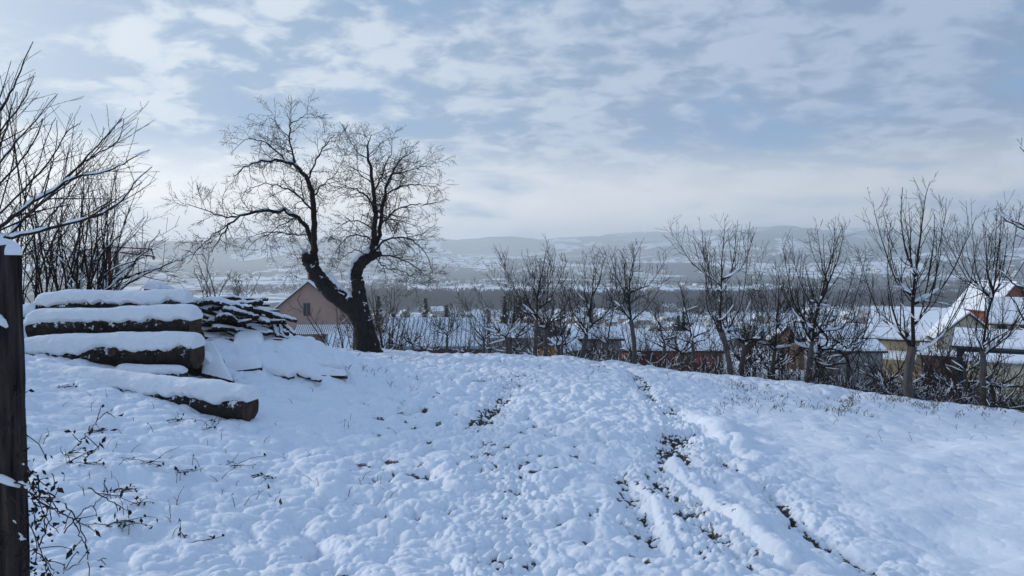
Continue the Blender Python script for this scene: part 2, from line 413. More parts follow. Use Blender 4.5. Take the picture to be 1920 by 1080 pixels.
def near_mat():
    m = bpy.data.materials.new('trodden_snow'); m.use_nodes = True; t = m.node_tree; b = t.nodes['Principled BSDF']
    L = t.links.new
    tcn = t.nodes.new('ShaderNodeTexCoord')
    def noise(s, d=5, r=.55):
        n = t.nodes.new('ShaderNodeTexNoise'); n.inputs['Scale'].default_value = s; n.inputs['Detail'].default_value = d
        n.inputs['Roughness'].default_value = r
        L(tcn.outputs['Object'], n.inputs['Vector']); return n.outputs[0]
    at = t.nodes.new('ShaderNodeAttribute'); at.attribute_name = 'soil'
    def mth(op, a, b_=None):
        n = t.nodes.new('ShaderNodeMath'); n.operation = op
        for i, v in enumerate((a, b_)):
            if v is None: continue
            if isinstance(v, (int, float)): n.inputs[i].default_value = v
            else: L(v, n.inputs[i])
        return n.outputs[0]
    k = mth('ADD', at.outputs['Fac'], mth('MULTIPLY', mth('SUBTRACT', noise(38, 6, .7), 0.5), 1.5))
    mr = t.nodes.new('ShaderNodeMapRange'); L(k, mr.inputs[0]); mr.inputs[1].default_value = 0.42; mr.inputs[2].default_value = 0.62
    gate = t.nodes.new('ShaderNodeMapRange'); L(at.outputs['Fac'], gate.inputs[0]); gate.inputs[1].default_value = 0.08; gate.inputs[2].default_value = 0.25
    fac = mth('MULTIPLY', mr.outputs[0], gate.outputs[0])
    soil = t.nodes.new('ShaderNodeValToRGB'); L(noise(60, 6), soil.inputs[0])
    soil.color_ramp.elements[0].position = .35; soil.color_ramp.elements[0].color = (0.022, 0.018, 0.014, 1)
    soil.color_ramp.elements[1].position = .68; soil.color_ramp.elements[1].color = (0.13, 0.11, 0.085, 1)
    sn = t.nodes.new('ShaderNodeMix'); sn.data_type = 'RGBA'; L(noise(2.2, 4), sn.inputs[0])
    sn.inputs[6].default_value = (0.75, 0.79, 0.85, 1); sn.inputs[7].default_value = (0.82, 0.86, 0.91, 1)
    mx = t.nodes.new('ShaderNodeMix'); mx.data_type = 'RGBA'; L(fac, mx.inputs[0]); L(sn.outputs[2], mx.inputs[6]); L(soil.outputs[0], mx.inputs[7])
    L(mx.outputs[2], b.inputs['Base Color'])
    b.inputs['Roughness'].default_value = 0.7; b.inputs['Specular IOR Level'].default_value = 0.25
    bn = t.nodes.new('ShaderNodeBump'); bn.inputs['Strength'].default_value = 0.35; bn.inputs['Distance'].default_value = 0.01
    L(mth('ADD', mth('MULTIPLY', noise(55, 6, .6), 1.0), mth('MULTIPLY', noise(210, 3), 0.35)), bn.inputs['Height']); L(bn.outputs[0], b.inputs['Normal'])
    return m
def far_mat():
    m = bpy.data.materials.new('valley_and_hills'); m.use_nodes = True; t = m.node_tree; b = t.nodes['Principled BSDF']
    L = t.links.new
    tcn = t.nodes.new('ShaderNodeTexCoord')
    def noise(s, d=5, r=.55, dist=0):
        n = t.nodes.new('ShaderNodeTexNoise'); n.inputs['Scale'].default_value = s; n.inputs['Detail'].default_value = d
        n.inputs['Roughness'].default_value = r; n.inputs['Distortion'].default_value = dist
        L(tcn.outputs['Object'], n.inputs['Vector']); return n.outputs[0]
    def mth(op, a, b_=None, clamp=False):
        n = t.nodes.new('ShaderNodeMath'); n.operation = op; n.use_clamp = clamp
        for i, v in enumerate((a, b_)):
            if v is None: continue
            if isinstance(v, (int, float)): n.inputs[i].default_value = v
            else: L(v, n.inputs[i])
        return n.outputs[0]
    def rng(v, a, b_, c=0, d=1):
        n = t.nodes.new('ShaderNodeMapRange'); L(v, n.inputs[0])
        for i, q in enumerate((a, b_, c, d)): n.inputs[i + 1].default_value = q
        return n.outputs[0]
    # parcels of field and woodland
    vo = t.nodes.new('ShaderNodeTexVoronoi'); vo.inputs['Scale'].default_value = 1 / 210.0
    wv = t.nodes.new('ShaderNodeVectorMath'); wv.operation = 'ADD'; L(tcn.outputs['Object'], wv.inputs[0])
    nz = t.nodes.new('ShaderNodeTexNoise'); nz.inputs['Scale'].default_value = 1 / 260.0; nz.inputs['Detail'].default_value = 4; L(tcn.outputs['Object'], nz.inputs['Vector'])
    sc = t.nodes.new('ShaderNodeVectorMath'); sc.operation = 'SCALE'; L(nz.outputs['Color'], sc.inputs[0]); sc.inputs['Scale'].default_value = 240
    L(sc.outputs[0], wv.inputs[1]); 
    flat = t.nodes.new('ShaderNodeVectorMath'); flat.operation = 'MULTIPLY'; L(wv.outputs[0], flat.inputs[0]); flat.inputs[1].default_value = (0.9, 0.5, 0)
    L(flat.outputs[0], vo.inputs['Vector'])
    sep = t.nodes.new('ShaderNodeSeparateColor'); L(vo.outputs['Color'], sep.inputs[0])
    geo = t.nodes.new('ShaderNodeSeparateXYZ'); L(tcn.outputs['Object'], geo.inputs[0])
    y = geo.outputs[1]; z = geo.outputs[2]
    big = noise(1 / 1500.0, 4, .5)
    wood_p = mth('ADD', mth('MULTIPLY', sep.outputs[0], 0.55), mth('MULTIPLY', big, 0.9))
    # more woodland higher up, mostly fields in the valley
    thr = rng(z, -50, 10, 0.70, 0.575)
    wood = rng(mth('SUBTRACT', wood_p, thr), -0.02, 0.03)
    hedge = mth('MULTIPLY', rng(noise(1 / 55.0, 6, .65), 0.50, 0.57), 0.85)
    wood = mth('MAXIMUM', wood, hedge)
    wood = mth('MAXIMUM', wood, mth('MULTIPLY', rng(noise(1 / 22.0, 6, .65), 0.49, 0.56), rng(y, 850, 700, 0, .85)))
    wood = mth('MULTIPLY', wood, rng(noise(1 / 14.0, 4, .7), 0.25, 0.5, 0.72, 1.0))
    near = rng(y, 120, 220, 0, 1)
    wood = mth('MULTIPLY', wood, near, True)
    wc = t.nodes.new('ShaderNodeMix'); wc.data_type = 'RGBA'; L(noise(1 / 60.0, 5, .6), wc.inputs[0])
    wc.inputs[6].default_value = (0.035, 0.04, 0.045, 1); wc.inputs[7].default_value = (0.11, 0.105, 0.10, 1)
    sc2 = t.nodes.new('ShaderNodeMix'); sc2.data_type = 'RGBA'; L(noise(1 / 90.0, 3), sc2.inputs[0])
    sc2.inputs[6].default_value = (0.72, 0.75, 0.80, 1); sc2.inputs[7].default_value = (0.86, 0.87, 0.88, 1)
    mx = t.nodes.new('ShaderNodeMix'); mx.data_type = 'RGBA'; L(wood, mx.inputs[0]); L(sc2.outputs[2], mx.inputs[6]); L(wc.outputs[2], mx.inputs[7])
    L(mx.outputs[2], b.inputs['Base Color']); b.inputs['Roughness'].default_value = 0.9; b.inputs['Specular IOR Level'].default_value = 0.1
    return m

def grid_obj(name, ths, rs, zfun, m, attr=None):
    T, R = np.meshgrid(ths, rs)
    X = R * np.sin(T); Y = R * np.cos(T)
    res = zfun(X.ravel(), Y.ravel())
    z, a = res if isinstance(res, tuple) else (res, None)
    v = np.stack([X.ravel(), Y.ravel(), z], 1).astype(np.float32)
    nr, nt = len(rs), len(ths)
    i = (np.arange(nr - 1)[:, None] * nt + np.arange(nt)[None, :])
    j = (np.arange(nr - 1)[:, None] * nt + (np.arange(nt)[None, :] + 1) % nt)
    q = np.stack([i, j, j + nt, i + nt], -1).reshape(-1, 4)[:, ::-1].astype(np.int32)
    me = bpy.data.meshes.new(name)
    me.vertices.add(len(v)); me.vertices.foreach_set('co', v.ravel())
    me.loops.add(q.size); me.loops.foreach_set('vertex_index', q.ravel())
    me.polygons.add(len(q)); me.polygons.foreach_set('loop_start', np.arange(0, q.size, 4, dtype=np.int32))
    me.polygons.foreach_set('loop_total', np.full(len(q), 4, np.int32))
    me.polygons.foreach_set('use_smooth', np.ones(len(q), bool))
    me.materials.append(m); me.update(calc_edges=True)
    if a is not None:
        at = me.attributes.new('soil', 'FLOAT', 'POINT'); at.data.foreach_set('value', a.astype(np.float32))
    o = bpy.data.objects.new(name, me); COL.objects.link(o); o['kind'] = 'structure'
    return o
def angles(inner, n_in, n_out):
    a = np.linspace(-inner, inner, n_in)
    b = np.linspace(inner, 2 * math.pi - inner, n_out + 2)[1:-1]
    return np.concatenate([a, b])
def znear(x, y):
    r = np.hypot(x, y)
    n, s = hnear(x, y, True)
    return hbase(x, y) + n * sstep(44, 30, r) + hfar(x, y), s * sstep(20, 16, r)
TH = angles(math.radians(40), 1240, 130)
rs = np.concatenate([np.linspace(0.02, 2.4, 26), np.exp(np.arange(math.log(2.45), math.log(21), 0.0029)), np.exp(np.arange(math.log(21.1), math.log(45), 0.02)), [45.0]])
grid_obj('ground', TH, rs, znear, near_mat())
TH2 = angles(math.radians(48), 620, 90)
rs2 = np.concatenate([[44.5], np.exp(np.linspace(math.log(46), math.log(9300), 520))])
grid_obj('hills', TH2, rs2, lambda x, y: hbase(x, y) + hfar(x, y) - 0.05 * sstep(46, 44, np.hypot(x, y)), far_mat())

# ------------------------------------------------------------------ plants
class Tree:
    """collects branches as polylines with radii; level 0 is trunk"""
    def __init__(s, seed): s.r = np.random.RandomState(seed); s.b = []
    def branch(s, start, d, L, r0, r1, seg, wig, trop, level, up=(0, 0, 1)):
        n = max(2, int(round(L / seg))); st = L / n
        p = np.array(start, float); d = np.array(d, float); d /= np.linalg.norm(d)
        pts = [p.copy()]; U = np.array(up, float)
        for i in range(n):
            d = d + s.r.normal(0, wig, 3) + U * trop * st
            d /= np.linalg.norm(d); p = p + d * st; pts.append(p.copy())
        pts = np.array(pts); rad = np.linspace(r0, r1, n + 1)
        s.b.append((pts, rad, level)); return pts, rad
    def line(s, pts, r0, r1, level, sub=4, wig=0.0):
        """traced limb: smooth curve through the given points"""
        pts = np.array(pts, float)
        n = len(pts); out = []
        for i in range(n - 1):
            p0 = pts[max(i - 1, 0)]; p1 = pts[i]; p2 = pts[i + 1]; p3 = pts[min(i + 2, n - 1)]
            for k in range(sub):
                t = k / sub
                out.append(0.5 * ((2 * p1) + (-p0 + p2) * t + (2 * p0 - 5 * p1 + 4 * p2 - p3) * t * t + (-p0 + 3 * p1 - 3 * p2 + p3) * t ** 3))
        out.append(pts[-1]); out = np.array(out)
        if wig: out[1:-1] += s.r.normal(0, wig, (len(out) - 2, 3))
        rad = np.linspace(r0, r1, len(out)); s.b.append((out, rad, level)); return out, rad
    def side(s, pts, rad, spacing, ang, length, rr, seg, wig, trop, level, t0=0.1, t1=1.0, up=(0, 0, 1), flatten=0.0, bias=None):
        """side shoots along a branch; returns them"""
        res = []
        sg = np.linalg.norm(np.diff(pts, axis=0), axis=1); cum = np.concatenate([[0], np.cumsum(sg)]); tot = cum[-1]
        q = tot * t0 + s.r.uniform(0, spacing)
        while q < tot * t1:
            i = min(np.searchsorted(cum, q) - 1, len(sg) - 1); i = max(i, 0); f = (q - cum[i]) / (sg[i] + 1e-9)
            p = pts[i] + (pts[i + 1] - pts[i]) * f; r = rad[i] + (rad[i + 1] - rad[i]) * f
            d = (pts[i + 1] - pts[i]) / (sg[i] + 1e-9)
            a = s.r.normal(0, 1, 3); a[1] *= (1 - flatten)
            if bias is not None: a = a + np.array(bias)
            a -= d * a.dot(d); a /= np.linalg.norm(a) + 1e-9
            an = math.radians(s.r.uniform(*ang)); dd = d * math.cos(an) + a * math.sin(an)
            L = s.r.uniform(*length) * (1 - 0.5 * (q / tot) ** 1.5)
            br = min(r * rr, 0.9 * r, 0.007 + 0.006 * L)
            res.append(s.branch(p, dd, L, max(br, 0.0022), max(br * 0.4, 0.0016), seg, wig, trop, level, up))
            q += spacing * s.r.uniform(0.5, 1.5)
        return res
    def mesh(s, name_loc, mats, snow=0.0, snow_min=0.006, snow_h=1.0, minr=0.0, trunk_name='trunk', crown_name='crown'):
        root = name_loc; o = np.array(root.location)
        tm, cm, sm = MB(), MB(), MB()
        for pts, rad, lv in s.b:
            q = pts - o; rr = np.maximum(rad, minr)
            R = rr.max()
            if lv == 0:
                k = 12 if R > .12 else 8
                rn = rr * (1 + s.r.uniform(-.06, .06, len(rr)))
                tm.tube(q, rn, k)
            else: cm.tube(q, rr, 7 if R > .03 else (5 if R > .012 else (4 if R > .006 else 3)), cap=R > .02)
            if snow > 0 and R > snow_min:
                t = np.diff(pts, axis=0); L = np.linalg.norm(t, axis=1); slope = np.abs(t[:, 2]) / (L + 1e-9)
                i = 0; n = len(pts)
                while i < n - 1:
                    if slope[i] < 0.78 and s.r.rand() < snow * (1.25 - slope[i] * 0.7):
                        j = i + 1
                        while j < n - 1 and slope[j] < 0.82 and s.r.rand() < 0.72: j += 1
                        pp = q[i:j + 1].copy(); r_ = rr[i:j + 1]
                        if len(pp) == 2: pp = np.array([pp[0], (pp[0] + pp[1]) / 2, pp[1]]); r_ = np.array([r_[0], r_.mean(), r_[1]])
                        th = (r_ * (1.0 if R > .02 else .75) + 0.0035 * snow_h + 0.001) * s.r.uniform(0.8, 1.25, len(r_)) * snow_h ** .5
                        th[0] *= 0.4; th[-1] *= 0.4
                        pp[:, 2] += r_ * 0.62 + 0.25 * th
                        sm.tube(pp, th, 6 if R > .02 else 4)
                        i = j + 1
                    else: i += 1
        tr = tm.build(trunk_name, mats[0], root, smooth=True) if tm.n else None
        if cm.n: cm.build(crown_name, mats[1], root, smooth=True)
        if sm.n: sm.build('snow_on_branches', M['snow'], root, smooth=True)['kind'] = 'stuff'
        return root

# ---- the old two-stemmed fruit tree
def hero():
    d0 = 17.0; T = Tree(7)
    def L(*pp): return [P(a, b, d0 + (c[0] if c else 0)) for a, b, *c in pp]
    base = _solve(686, 664, 14, 19); base = P(686, 664, d0)
    root = empty('fruit_tree', (base[0], base[1], H1(base[0], base[1]) - 0.05))
    def ln(pp, a, b, lv=1, wig=.016, sub=4): return T.line(L(*pp), a * (.92 if a > .06 else .7), b * .7, lv, sub, wig)
    # trunk: two stems that part low
    T.line(L((690, 672), (686, 640), (682, 612), (678, 585), (674, 555), (671, 532), (668, 515), (676, 495), (690, 482), (703, 475)), .33, .15, 0, 4, .012)
    T.b[-1][1][:] = np.interp(np.linspace(0, 1, len(T.b[-1][1])), [0, .08, .2, .35, .5, .8, 1], [.38, .30, .235, .175, .15, .125, .13])
    T.line(L((684, 640), (680, 605), (662, 578), (640, 560), (618, 545), (600, 525), (588, 505), (578, 490), (571, 480)), .3, .11, 0, 4, .012)
    T.b[-1][1][:] = np.interp(np.linspace(0, 1, len(T.b[-1][1])), [0, .2, .4, .7, .95, 1], [.24, .22, .19, .165, .12, .09])
    T.line(L((696, 478), (706, 474), (711, 477, -.12)), .11, .075, 0, 3)
    for a_, b_, c_, r_ in ((690, 625, -.3, .10), (672, 600, -.28, .08), (640, 566, -.2, .07), (672, 548, -.17, .07), (604, 522, -.14, .06), (694, 650, -.34, .11), (612, 548, -.1, .06)):
        q_ = P(a_, b_, d0 + c_ * .55); T.b.append((np.array([q_ + (0, .12, -.03), q_, q_ + (.02, -.06, .02)]), np.array([r_ * 1.25, r_, r_ * .55]), 0))
    limbs = []
    A = limbs.append
    # left stem limbs
    A(ln([(592, 512), (590, 470), (589, 420), (586, 370), (577, 338), (556, 312), (530, 303), (500, 300, -.3), (465, 310, -.5), (438, 330, -.6)], .095, .012))
    A(ln([(590, 500, .1), (586, 460, .1), (577, 432, .1), (560, 408), (530, 396), (495, 394, -.2), (460, 402, -.3), (432, 420, -.4), (412, 448, -.5), (398, 472, -.6)], .075, .010))
    A(ln([(455, 403, -.3), (425, 405, -.4), (395, 398, -.5), (362, 386, -.5), (328, 380, -.6)], .028, .006))
    A(ln([(432, 420, -.4), (400, 440, -.4), (370, 470, -.4), (350, 495, -.4)], .022, .006))
    A(ln([(556, 312), (546, 280), (544, 240), (548, 232), (568, 218), (590, 212)], .035, .006))
    A(ln([(548, 262), (530, 245), (514, 228), (500, 216)], .018, .005))
    A(ln([(577, 338), (592, 300), (610, 272), (628, 250)], .035, .006))
    A(ln([(545, 312), (520, 285, .4), (490, 265, .5), (460, 262, .6), (430, 290, .6)], .03, .006))
    A(ln([(586, 370), (606, 345, .5), (626, 330, .8), (645, 300, 1)], .03, .006))
    A(ln([(589, 400), (565, 372, -.6), (530, 352, -1), (490, 345, -1.2), (455, 360, -1.4)], .035, .006))
    A(ln([(590, 440), (560, 440, .8), (520, 436, 1.1), (480, 440, 1.3), (450, 465, 1.4)], .03, .006))
    A(ln([(560, 408), (530, 420, -.5), (505, 440, -.8), (490, 470, -.9)], .022, .005))
    A(ln([(588, 505), (570, 470, -.4), (563, 495, -.6), (558, 495, -.7)], .010, .004))
    # right stem limbs
    A(ln([(694, 482), (700, 440), (704, 395), (699, 345), (692, 300), (690, 272), (696, 252)], .085, .008))
    A(ln([(700, 478, .05), (710, 440, .1), (716, 400, .2), (722, 365, .2), (735, 325, .2), (750, 300), (775, 285)], .065, .008))
    A(ln([(703, 400), (690, 372, -.4), (668, 355, -.6), (645, 352, -.8), (620, 365, -1)], .04, .006))
    A(ln([(702, 360), (715, 330, -.5), (728, 300, -.7), (735, 278, -.8), (724, 258, -.8)], .03, .005))
    A(ln([(712, 420, .2), (740, 395, .6), (770, 385, .9), (800, 382, 1), (828, 378, 1)], .035, .006))
    A(ln([(735, 325, .2), (765, 320, -.3), (795, 312, -.5), (815, 305, -.6)], .025, .005))
    A(ln([(722, 365, .2), (755, 350, -.6), (785, 345, -1), (812, 355, -1.2)], .03, .006))
    A(ln([(696, 474), (720, 452, -.3), (750, 445, -.6), (780, 455, -.8), (800, 480, -.9), (812, 515, -1)], .04, .006))
    A(ln([(706, 478), (730, 480, .3), (760, 490, .5), (785, 505, .6), (815, 530, .7)], .035, .006))
    A(ln([(706, 478), (720, 500, -.2), (745, 505, -.4), (775, 520, -.6), (800, 535, -.6)], .022, .005))
    A(ln([(698, 430), (672, 415, .5), (648, 418, .8), (625, 435, 1)], .03, .006))
    A(ln([(700, 450), (670, 440, -.6), (645, 450, -.9), (628, 475, -1.1)], .028, .006))
    A(ln([(690, 480), (665, 470, -.4), (640, 485, -.7), (628, 508, -.8)], .018, .005))
    A(ln([(704, 395), (725, 410, -.7), (755, 415, -1.1), (790, 430, -1.3)], .03, .006))
    A(ln([(692, 300), (670, 285, .3), (655, 262, .4), (648, 250, .4)], .02, .005))
    A(ln([(699, 345), (675, 325, .6), (655, 305, .8), (660, 280, .9)], .022, .005))
    for k, (pts, rad) in enumerate(list(limbs)):
        a = T.side(pts, rad, 0.125, (35, 75), (0.32, 0.92), 0.55, .08, .12, .02, 2, 0.30 if rad[0] > .06 else 0.1)
        for p2, r2 in a:
            b = T.side(p2, r2, 0.075, (30, 65), (0.18, 0.50), 0.65, .055, .12, .05, 3, 0.12)
            for p3, r3 in b:
                T.side(p3, r3, 0.07, (35, 70), (0.05, 0.18), 0.8, .045, .10, .0, 4, 0.15)
    T.mesh(root, (M['bark'], M['twig']), snow=0.35, snow_min=0.03, snow_h=0.7, minr=0.0032)
    # snow lying on the upper side of the leaning stem and on the crook of the other one
    sm = MB(); o = np.array(root.location); r = np.random.RandomState(3)
    for line, rr in (((( 668, 574), (655, 557), (640, 545), (626, 532), (612, 512)), .085), (((656, 530), (657, 512), (666, 492), (684, 474)), .07), (((657, 545), (655, 530), (656, 520)), .04), (((588, 503), (596, 515), (601, 523)), .045), (((690, 482), (700, 471), (712, 474)), .07)):
        pp = np.array([P(a, b - 7, d0 - .04) for a, b in line]) - o
        pts = np.array([pp[0] + (pp[-1] - pp[0]) * 0] + list(pp[1:-1]) + [pp[-1]])
        t = Tree(1); q, _ = t.line(pts, 1, 1, 0, 5)
        q += r.normal(0, .012, q.shape); rad = rr * .62 * r.uniform(.5, 1.2, len(q)); rad[0] = rad[-1] = .02
        sm.tube(q, rad, 8)
    for k in range(20):   # snow lodged in the rough bark
        t = r.rand(); ll = [(686, 650), (682, 600), (674, 555), (670, 520)] if k % 2 else [(680, 605), (640, 560), (600, 525), (575, 487)]
        i = int(t * 3); f = t * 3 - i; a = ll[i]; b = ll[i + 1]
        c = P(a[0] + (b[0] - a[0]) * f + r.uniform(-9, 12), a[1] + (b[1] - a[1]) * f, d0 - r.uniform(.15, .19)) - o
        sm.tube([c, c + np.array((r.uniform(-.05, .05), 0, .02)), c + np.array((r.uniform(-.1, .1), 0, .05))], [.006, r.uniform(.010, .018), .005], 6)
    sm.build('snow_patch', M['snow_lump'], root, smooth=True)['kind'] = 'stuff'
    return tag(root, 'large old leafless fruit tree with two dark stems parting low, left of centre', 'tree')
hero()

# ---- orchard trees
def orchard(px, py, d, fork, top, spread, wpx, seed, lean=0, leader=True, limbs=5, dense=1.0, snow=.5, gn=0.0, root=None, mats=None, bend=None, elev=(18, 48)):
    m = d / F; T = Tree(seed); R = T.r
    b = P(px, py, d); g = H1(b[0], b[1]); b[2] = g - 0.03 if abs(g - b[2]) < 0.8 else b[2]
    root = root or empty('orchard_tree', b)
    fk = P(px + lean, fork, d); hgt = (fork - top) * m; sp = spread * m * .76; rt = wpx * m / 2 * .80
    mid = P(px + (bend if bend is not None else lean * .35), (py + fork) / 2, d)
    pts, rad = T.line([b - np.array((0, 0, .1)), b + (mid - b) * .15, mid, fk], rt * 1.15, rt * .85, 0, 4, rt * .05)
    rad[0] = rt * 1.35; rad[1] = rt * 1.2
    subs = []
    if leader:
        p, r = T.branch(fk, (R.uniform(-.12, .12), R.uniform(-.1, .1), 1), hgt * .97, rt * .45, .003, .12, .05, .25, 1)
        subs.append((p, r, .5))
    ph = R.uniform(0, 6.28)
    for i in range(limbs):
        a = ph + i * 6.283 / limbs + R.uniform(-.35, .35)
        el = math.radians(R.uniform(*elev)); 
        s0 = fk + np.array((0, 0, R.uniform(-.10, .12) * min(1, hgt)))
        # limbs fan over the whole height of a leader
        if leader and i >= limbs // 2: s0 = subs[0][0][min(len(subs[0][0]) - 2, 1 + int(R.uniform(.05, .45) * len(subs[0][0])))]
        Ls = sp * R.uniform(.8, 1.25) * (0.85 if leader and i >= limbs // 2 else 1.0)
        p, r = T.branch(s0, (math.cos(a) * math.cos(el), math.sin(a) * math.cos(el), math.sin(el)), Ls * .95, rt * R.uniform(.34, .50), rt * .15, .10, .10 + gn * .09, .25 if not gn else .05, 1)
        subs.append((p, r, 1))
        # the limb turns up at its end
        dirn = p[-1] - p[-2]; dirn /= np.linalg.norm(dirn); dirn[2] = abs(dirn[2]) + .7
        up = max(hgt - (p[-1][2] - fk[2]), .35) * R.uniform(.55, .9)
        p2, r2 = T.branch(p[-1], dirn, up, rt * .15, .003, .10, .04, .5, 1)
        subs.append((p2, r2, .5))
    for p, r, k in subs:
        up = (0, 0, 1)
        ln = (hgt * .28, hgt * .62) if k == 1 else (hgt * .12, hgt * .30)
        s2 = T.side(p, r, .090 / dense, (25, 60), ln, .45, .10, .03, 1.7, 2, .22, .97, up, bias=(0, 0, 1.1))
        for p2, r2 in s2:
            s3 = T.side(p2, r2, .15 / dense, (25, 55), (.08, .34), .7, .06, .08, .3, 3, .1, .9)
        if k == 1: 
            for p2, r2 in T.side(p, r, .17 / dense, (40, 85), (.2, .55), .4, .08, .14, .05, 2, .2, 1):
                T.side(p2, r2, .10, (35, 70), (.06, .22), .7, .05, .12, .2, 3, .1, 1)
    T.mesh(root, mats or (M['bark_orchard'], M['twig']), snow=snow, snow_min=.008, snow_h=1.5, minr=.0030 * d / 14, )
    return root
FRONT = [
 # px, py, d, fork, top, spread, width, seed, options, label
 (952, 679, 18.2, 632, 492, 66, 9, 11, dict(leader=False, limbs=5, lean=-3), 'leafless fruit tree with low open fork, just right of the ribbed snowy roof'),
 (1003, 683, 17.6, 600, 440, 62, 10, 12, dict(leader=True, limbs=8, lean=4, elev=(30, 55)), 'straight leafless fruit tree with tall central leader, second tree from the ribbed roof'),
 (1091, 688, 17.2, 628, 470, 78, 12, 13, dict(leader=True, limbs=6, lean=9, bend=2), 'leafless fruit tree with trunk leaning right beside the ochre shed'),
 (1190, 690, 16.6, 600, 440, 66, 11, 14, dict(leader=True, limbs=8, lean=-7, bend=-1, elev=(30, 55)), 'slender leafless fruit tree bending slightly left, in front of the red brick barn'),
 (1371, 713, 15.3, 622, 398, 92, 13, 15, dict(leader=True, limbs=7, lean=-17, bend=-6, gn=.6, elev=(15, 45)), 'tall leafless fruit tree leaning left, right of the red brick barn, crossing its neighbour'),
 (1389, 712, 16.2, 648, 505, 70, 13, 16, dict(leader=False, limbs=6, lean=8, gn=1), 'squat gnarled fruit tree close behind the tall left-leaning one'),
 (1516, 717, 14.8, 640, 408, 96, 14, 17, dict(leader=True, limbs=8, lean=8, gn=.5), 'leafless fruit tree of many upright shoots, left of the gnarled arching one'),
 (1533, 718, 15.4, 655, 500, 100, 15, 18, dict(leader=False, limbs=7, lean=3, gn=1.6, elev=(5, 30)), 'gnarled fruit tree with low arching snowy arms reaching right'),
 (1704, 753, 12.6, 650, 330, 92, 21, 19, dict(leader=True, limbs=7, lean=8, bend=-2, snow=.8, elev=(20, 50)), 'large leafless fruit tree with thick pale trunk before the yellow house'),
 (1843, 756, 12.4, 655, 372, 96, 14, 20, dict(leader=True, limbs=8, lean=0, snow=.75, elev=(20, 55)), 'leafless fruit tree with pale straight trunk, nearest the right edge before the dark blue barn'),
 (1812, 748, 13.4, 690, 600, 48, 9, 21, dict(leader=False, limbs=6, lean=-4, snow=.9, gn=.6), 'small snow laden fruit tree between the two large ones at the right'),
 (1244, 698, 17.6, 645, 545, 52, 8, 23, dict(leader=False, limbs=6, lean=2, dense=1.1), 'small leafless fruit tree before the left half of the red brick barn'),
 (1302, 704, 17.0, 640, 520, 60, 9, 24, dict(leader=True, limbs=7, lean=-4, gn=.4), 'middle sized fruit tree at the right end of the red brick barn'),
 (1448, 714, 16.4, 655, 488, 66, 10, 25, dict(leader=True, limbs=8, lean=5, gn=.3, dense=1.1), 'fruit tree with many thin upright whips midway between the left-leaning tree and the many-shooted one'),
 (1592, 724, 15.6, 660, 500, 62, 9, 26, dict(leader=False, limbs=7, lean=-5, gn=.5), 'fruit tree with a short slim trunk left of the yellow house before the low shed'),
 (1052, 686, 18.4, 640, 530, 50, 7, 27, dict(leader=True, limbs=6, lean=3), 'slim small fruit tree directly before the ochre shed'),
 (1142, 690, 17.8, 640, 520, 50, 8, 28, dict(leader=True, limbs=6, lean=-3), 'slim fruit tree before the small grey hut'),
 (838, 669, 18.3, 632, 556, 50, 7, 22, dict(leader=False, limbs=7, dense=1.2), 'small leafless fruit tree on the crest before the ribbed snowy roof'),
]
for px, py, d, fk, tp, spd, wd, sd_, op, lab in FRONT:
    tag(orchard(px, py, d, fk, tp, spd, wd, sd_, **op), lab, 'tree', 'fruit trees along the crest of the field')
# tree just outside the right edge, only a few boughs reach in
T = Tree(55); o = P(2010, 800, 10.5); root = empty('orchard_tree', (o[0], o[1], H1(o[0], o[1])))
T.line([o, P(2005, 700, 10.5), P(2000, 620, 10.5)], .09, .07, 0, 4)
for pp in ([(2000, 620), (1985, 520), (1945, 450), (1900, 420), (1864, 391)], [(2000, 600), (1975, 500), (1925, 430), (1880, 400)], [(2000, 610), (1960, 560), (1915, 540), (1870, 505)], [(2000, 600), (1990, 450), (1960, 340), (1912, 276)], [(2002, 620), (1960, 640), (1920, 600), (1890, 545)]):
    p, r = T.line([P(a, b, 10.5) for a, b in pp], .028, .004, 1, 4, .01)
    for p2, r2 in T.side(p, r, .16, (30, 65), (.15, .5), .5, .08, .08, .3, 2, .3): T.side(p2, r2, .1, (30, 60), (.04, .15), .7, .05, .1, .2, 3)
T.mesh(root, (M['bark_orchard'], M['twig']), snow=.35, minr=.0028)
tag(root, 'leafless tree outside the right edge with thin boughs reaching into the picture', 'tree')

# second rows, lower down the slope: a few grown kinds, copied
protos = []
for k in range(6):
    r0 = empty('orchard_tree', (0, 0, 0))
    class _: pass
    T = Tree(100 + k); R = T.r
    hh = 1.05; T.line([(0, 0, -.2), (R.uniform(-.05, .05), 0, .5), (R.uniform(-.1, .1), 0, hh)], .065, .05, 0, 3, .004)
    fk = T.b[0][0][-1]; subs = []
    nl = 6
    for i in range(nl):
        a = i * 6.283 / nl + R.uniform(-.4, .4); el = math.radians(R.uniform(10, 50))
        p, r = T.branch(fk, (math.cos(a) * math.cos(el), math.sin(a) * math.cos(el), math.sin(el)), R.uniform(.5, .85), .026, .012, .11, .14, .2, 1)
        dn = p[-1] - p[-2]; dn[2] = abs(dn[2]) + .1
        p2, r2 = T.branch(p[-1], dn, R.uniform(.6, 1.1), .012, .004, .12, .05, .6, 1)
        subs += [(p, r), (p2, r2)]
    for p, r in subs:
        for p2, r2 in T.side(p, r, .15, (30, 70), (.3, .9), .5, .11, .06, .6, 2, .15, 1, bias=(0, 0, .8)):
            T.side(p2, r2, .19, (30, 70), (.06, .28), .7, .07, .1, .3, 3)
    T.mesh(r0, (M['bark_orchard'], M['twig_red'] if k % 2 else M['twig']), snow=.32, snow_min=.010, minr=.0042)
    protos.append(r0)
rr = random.Random(5)
used = set()
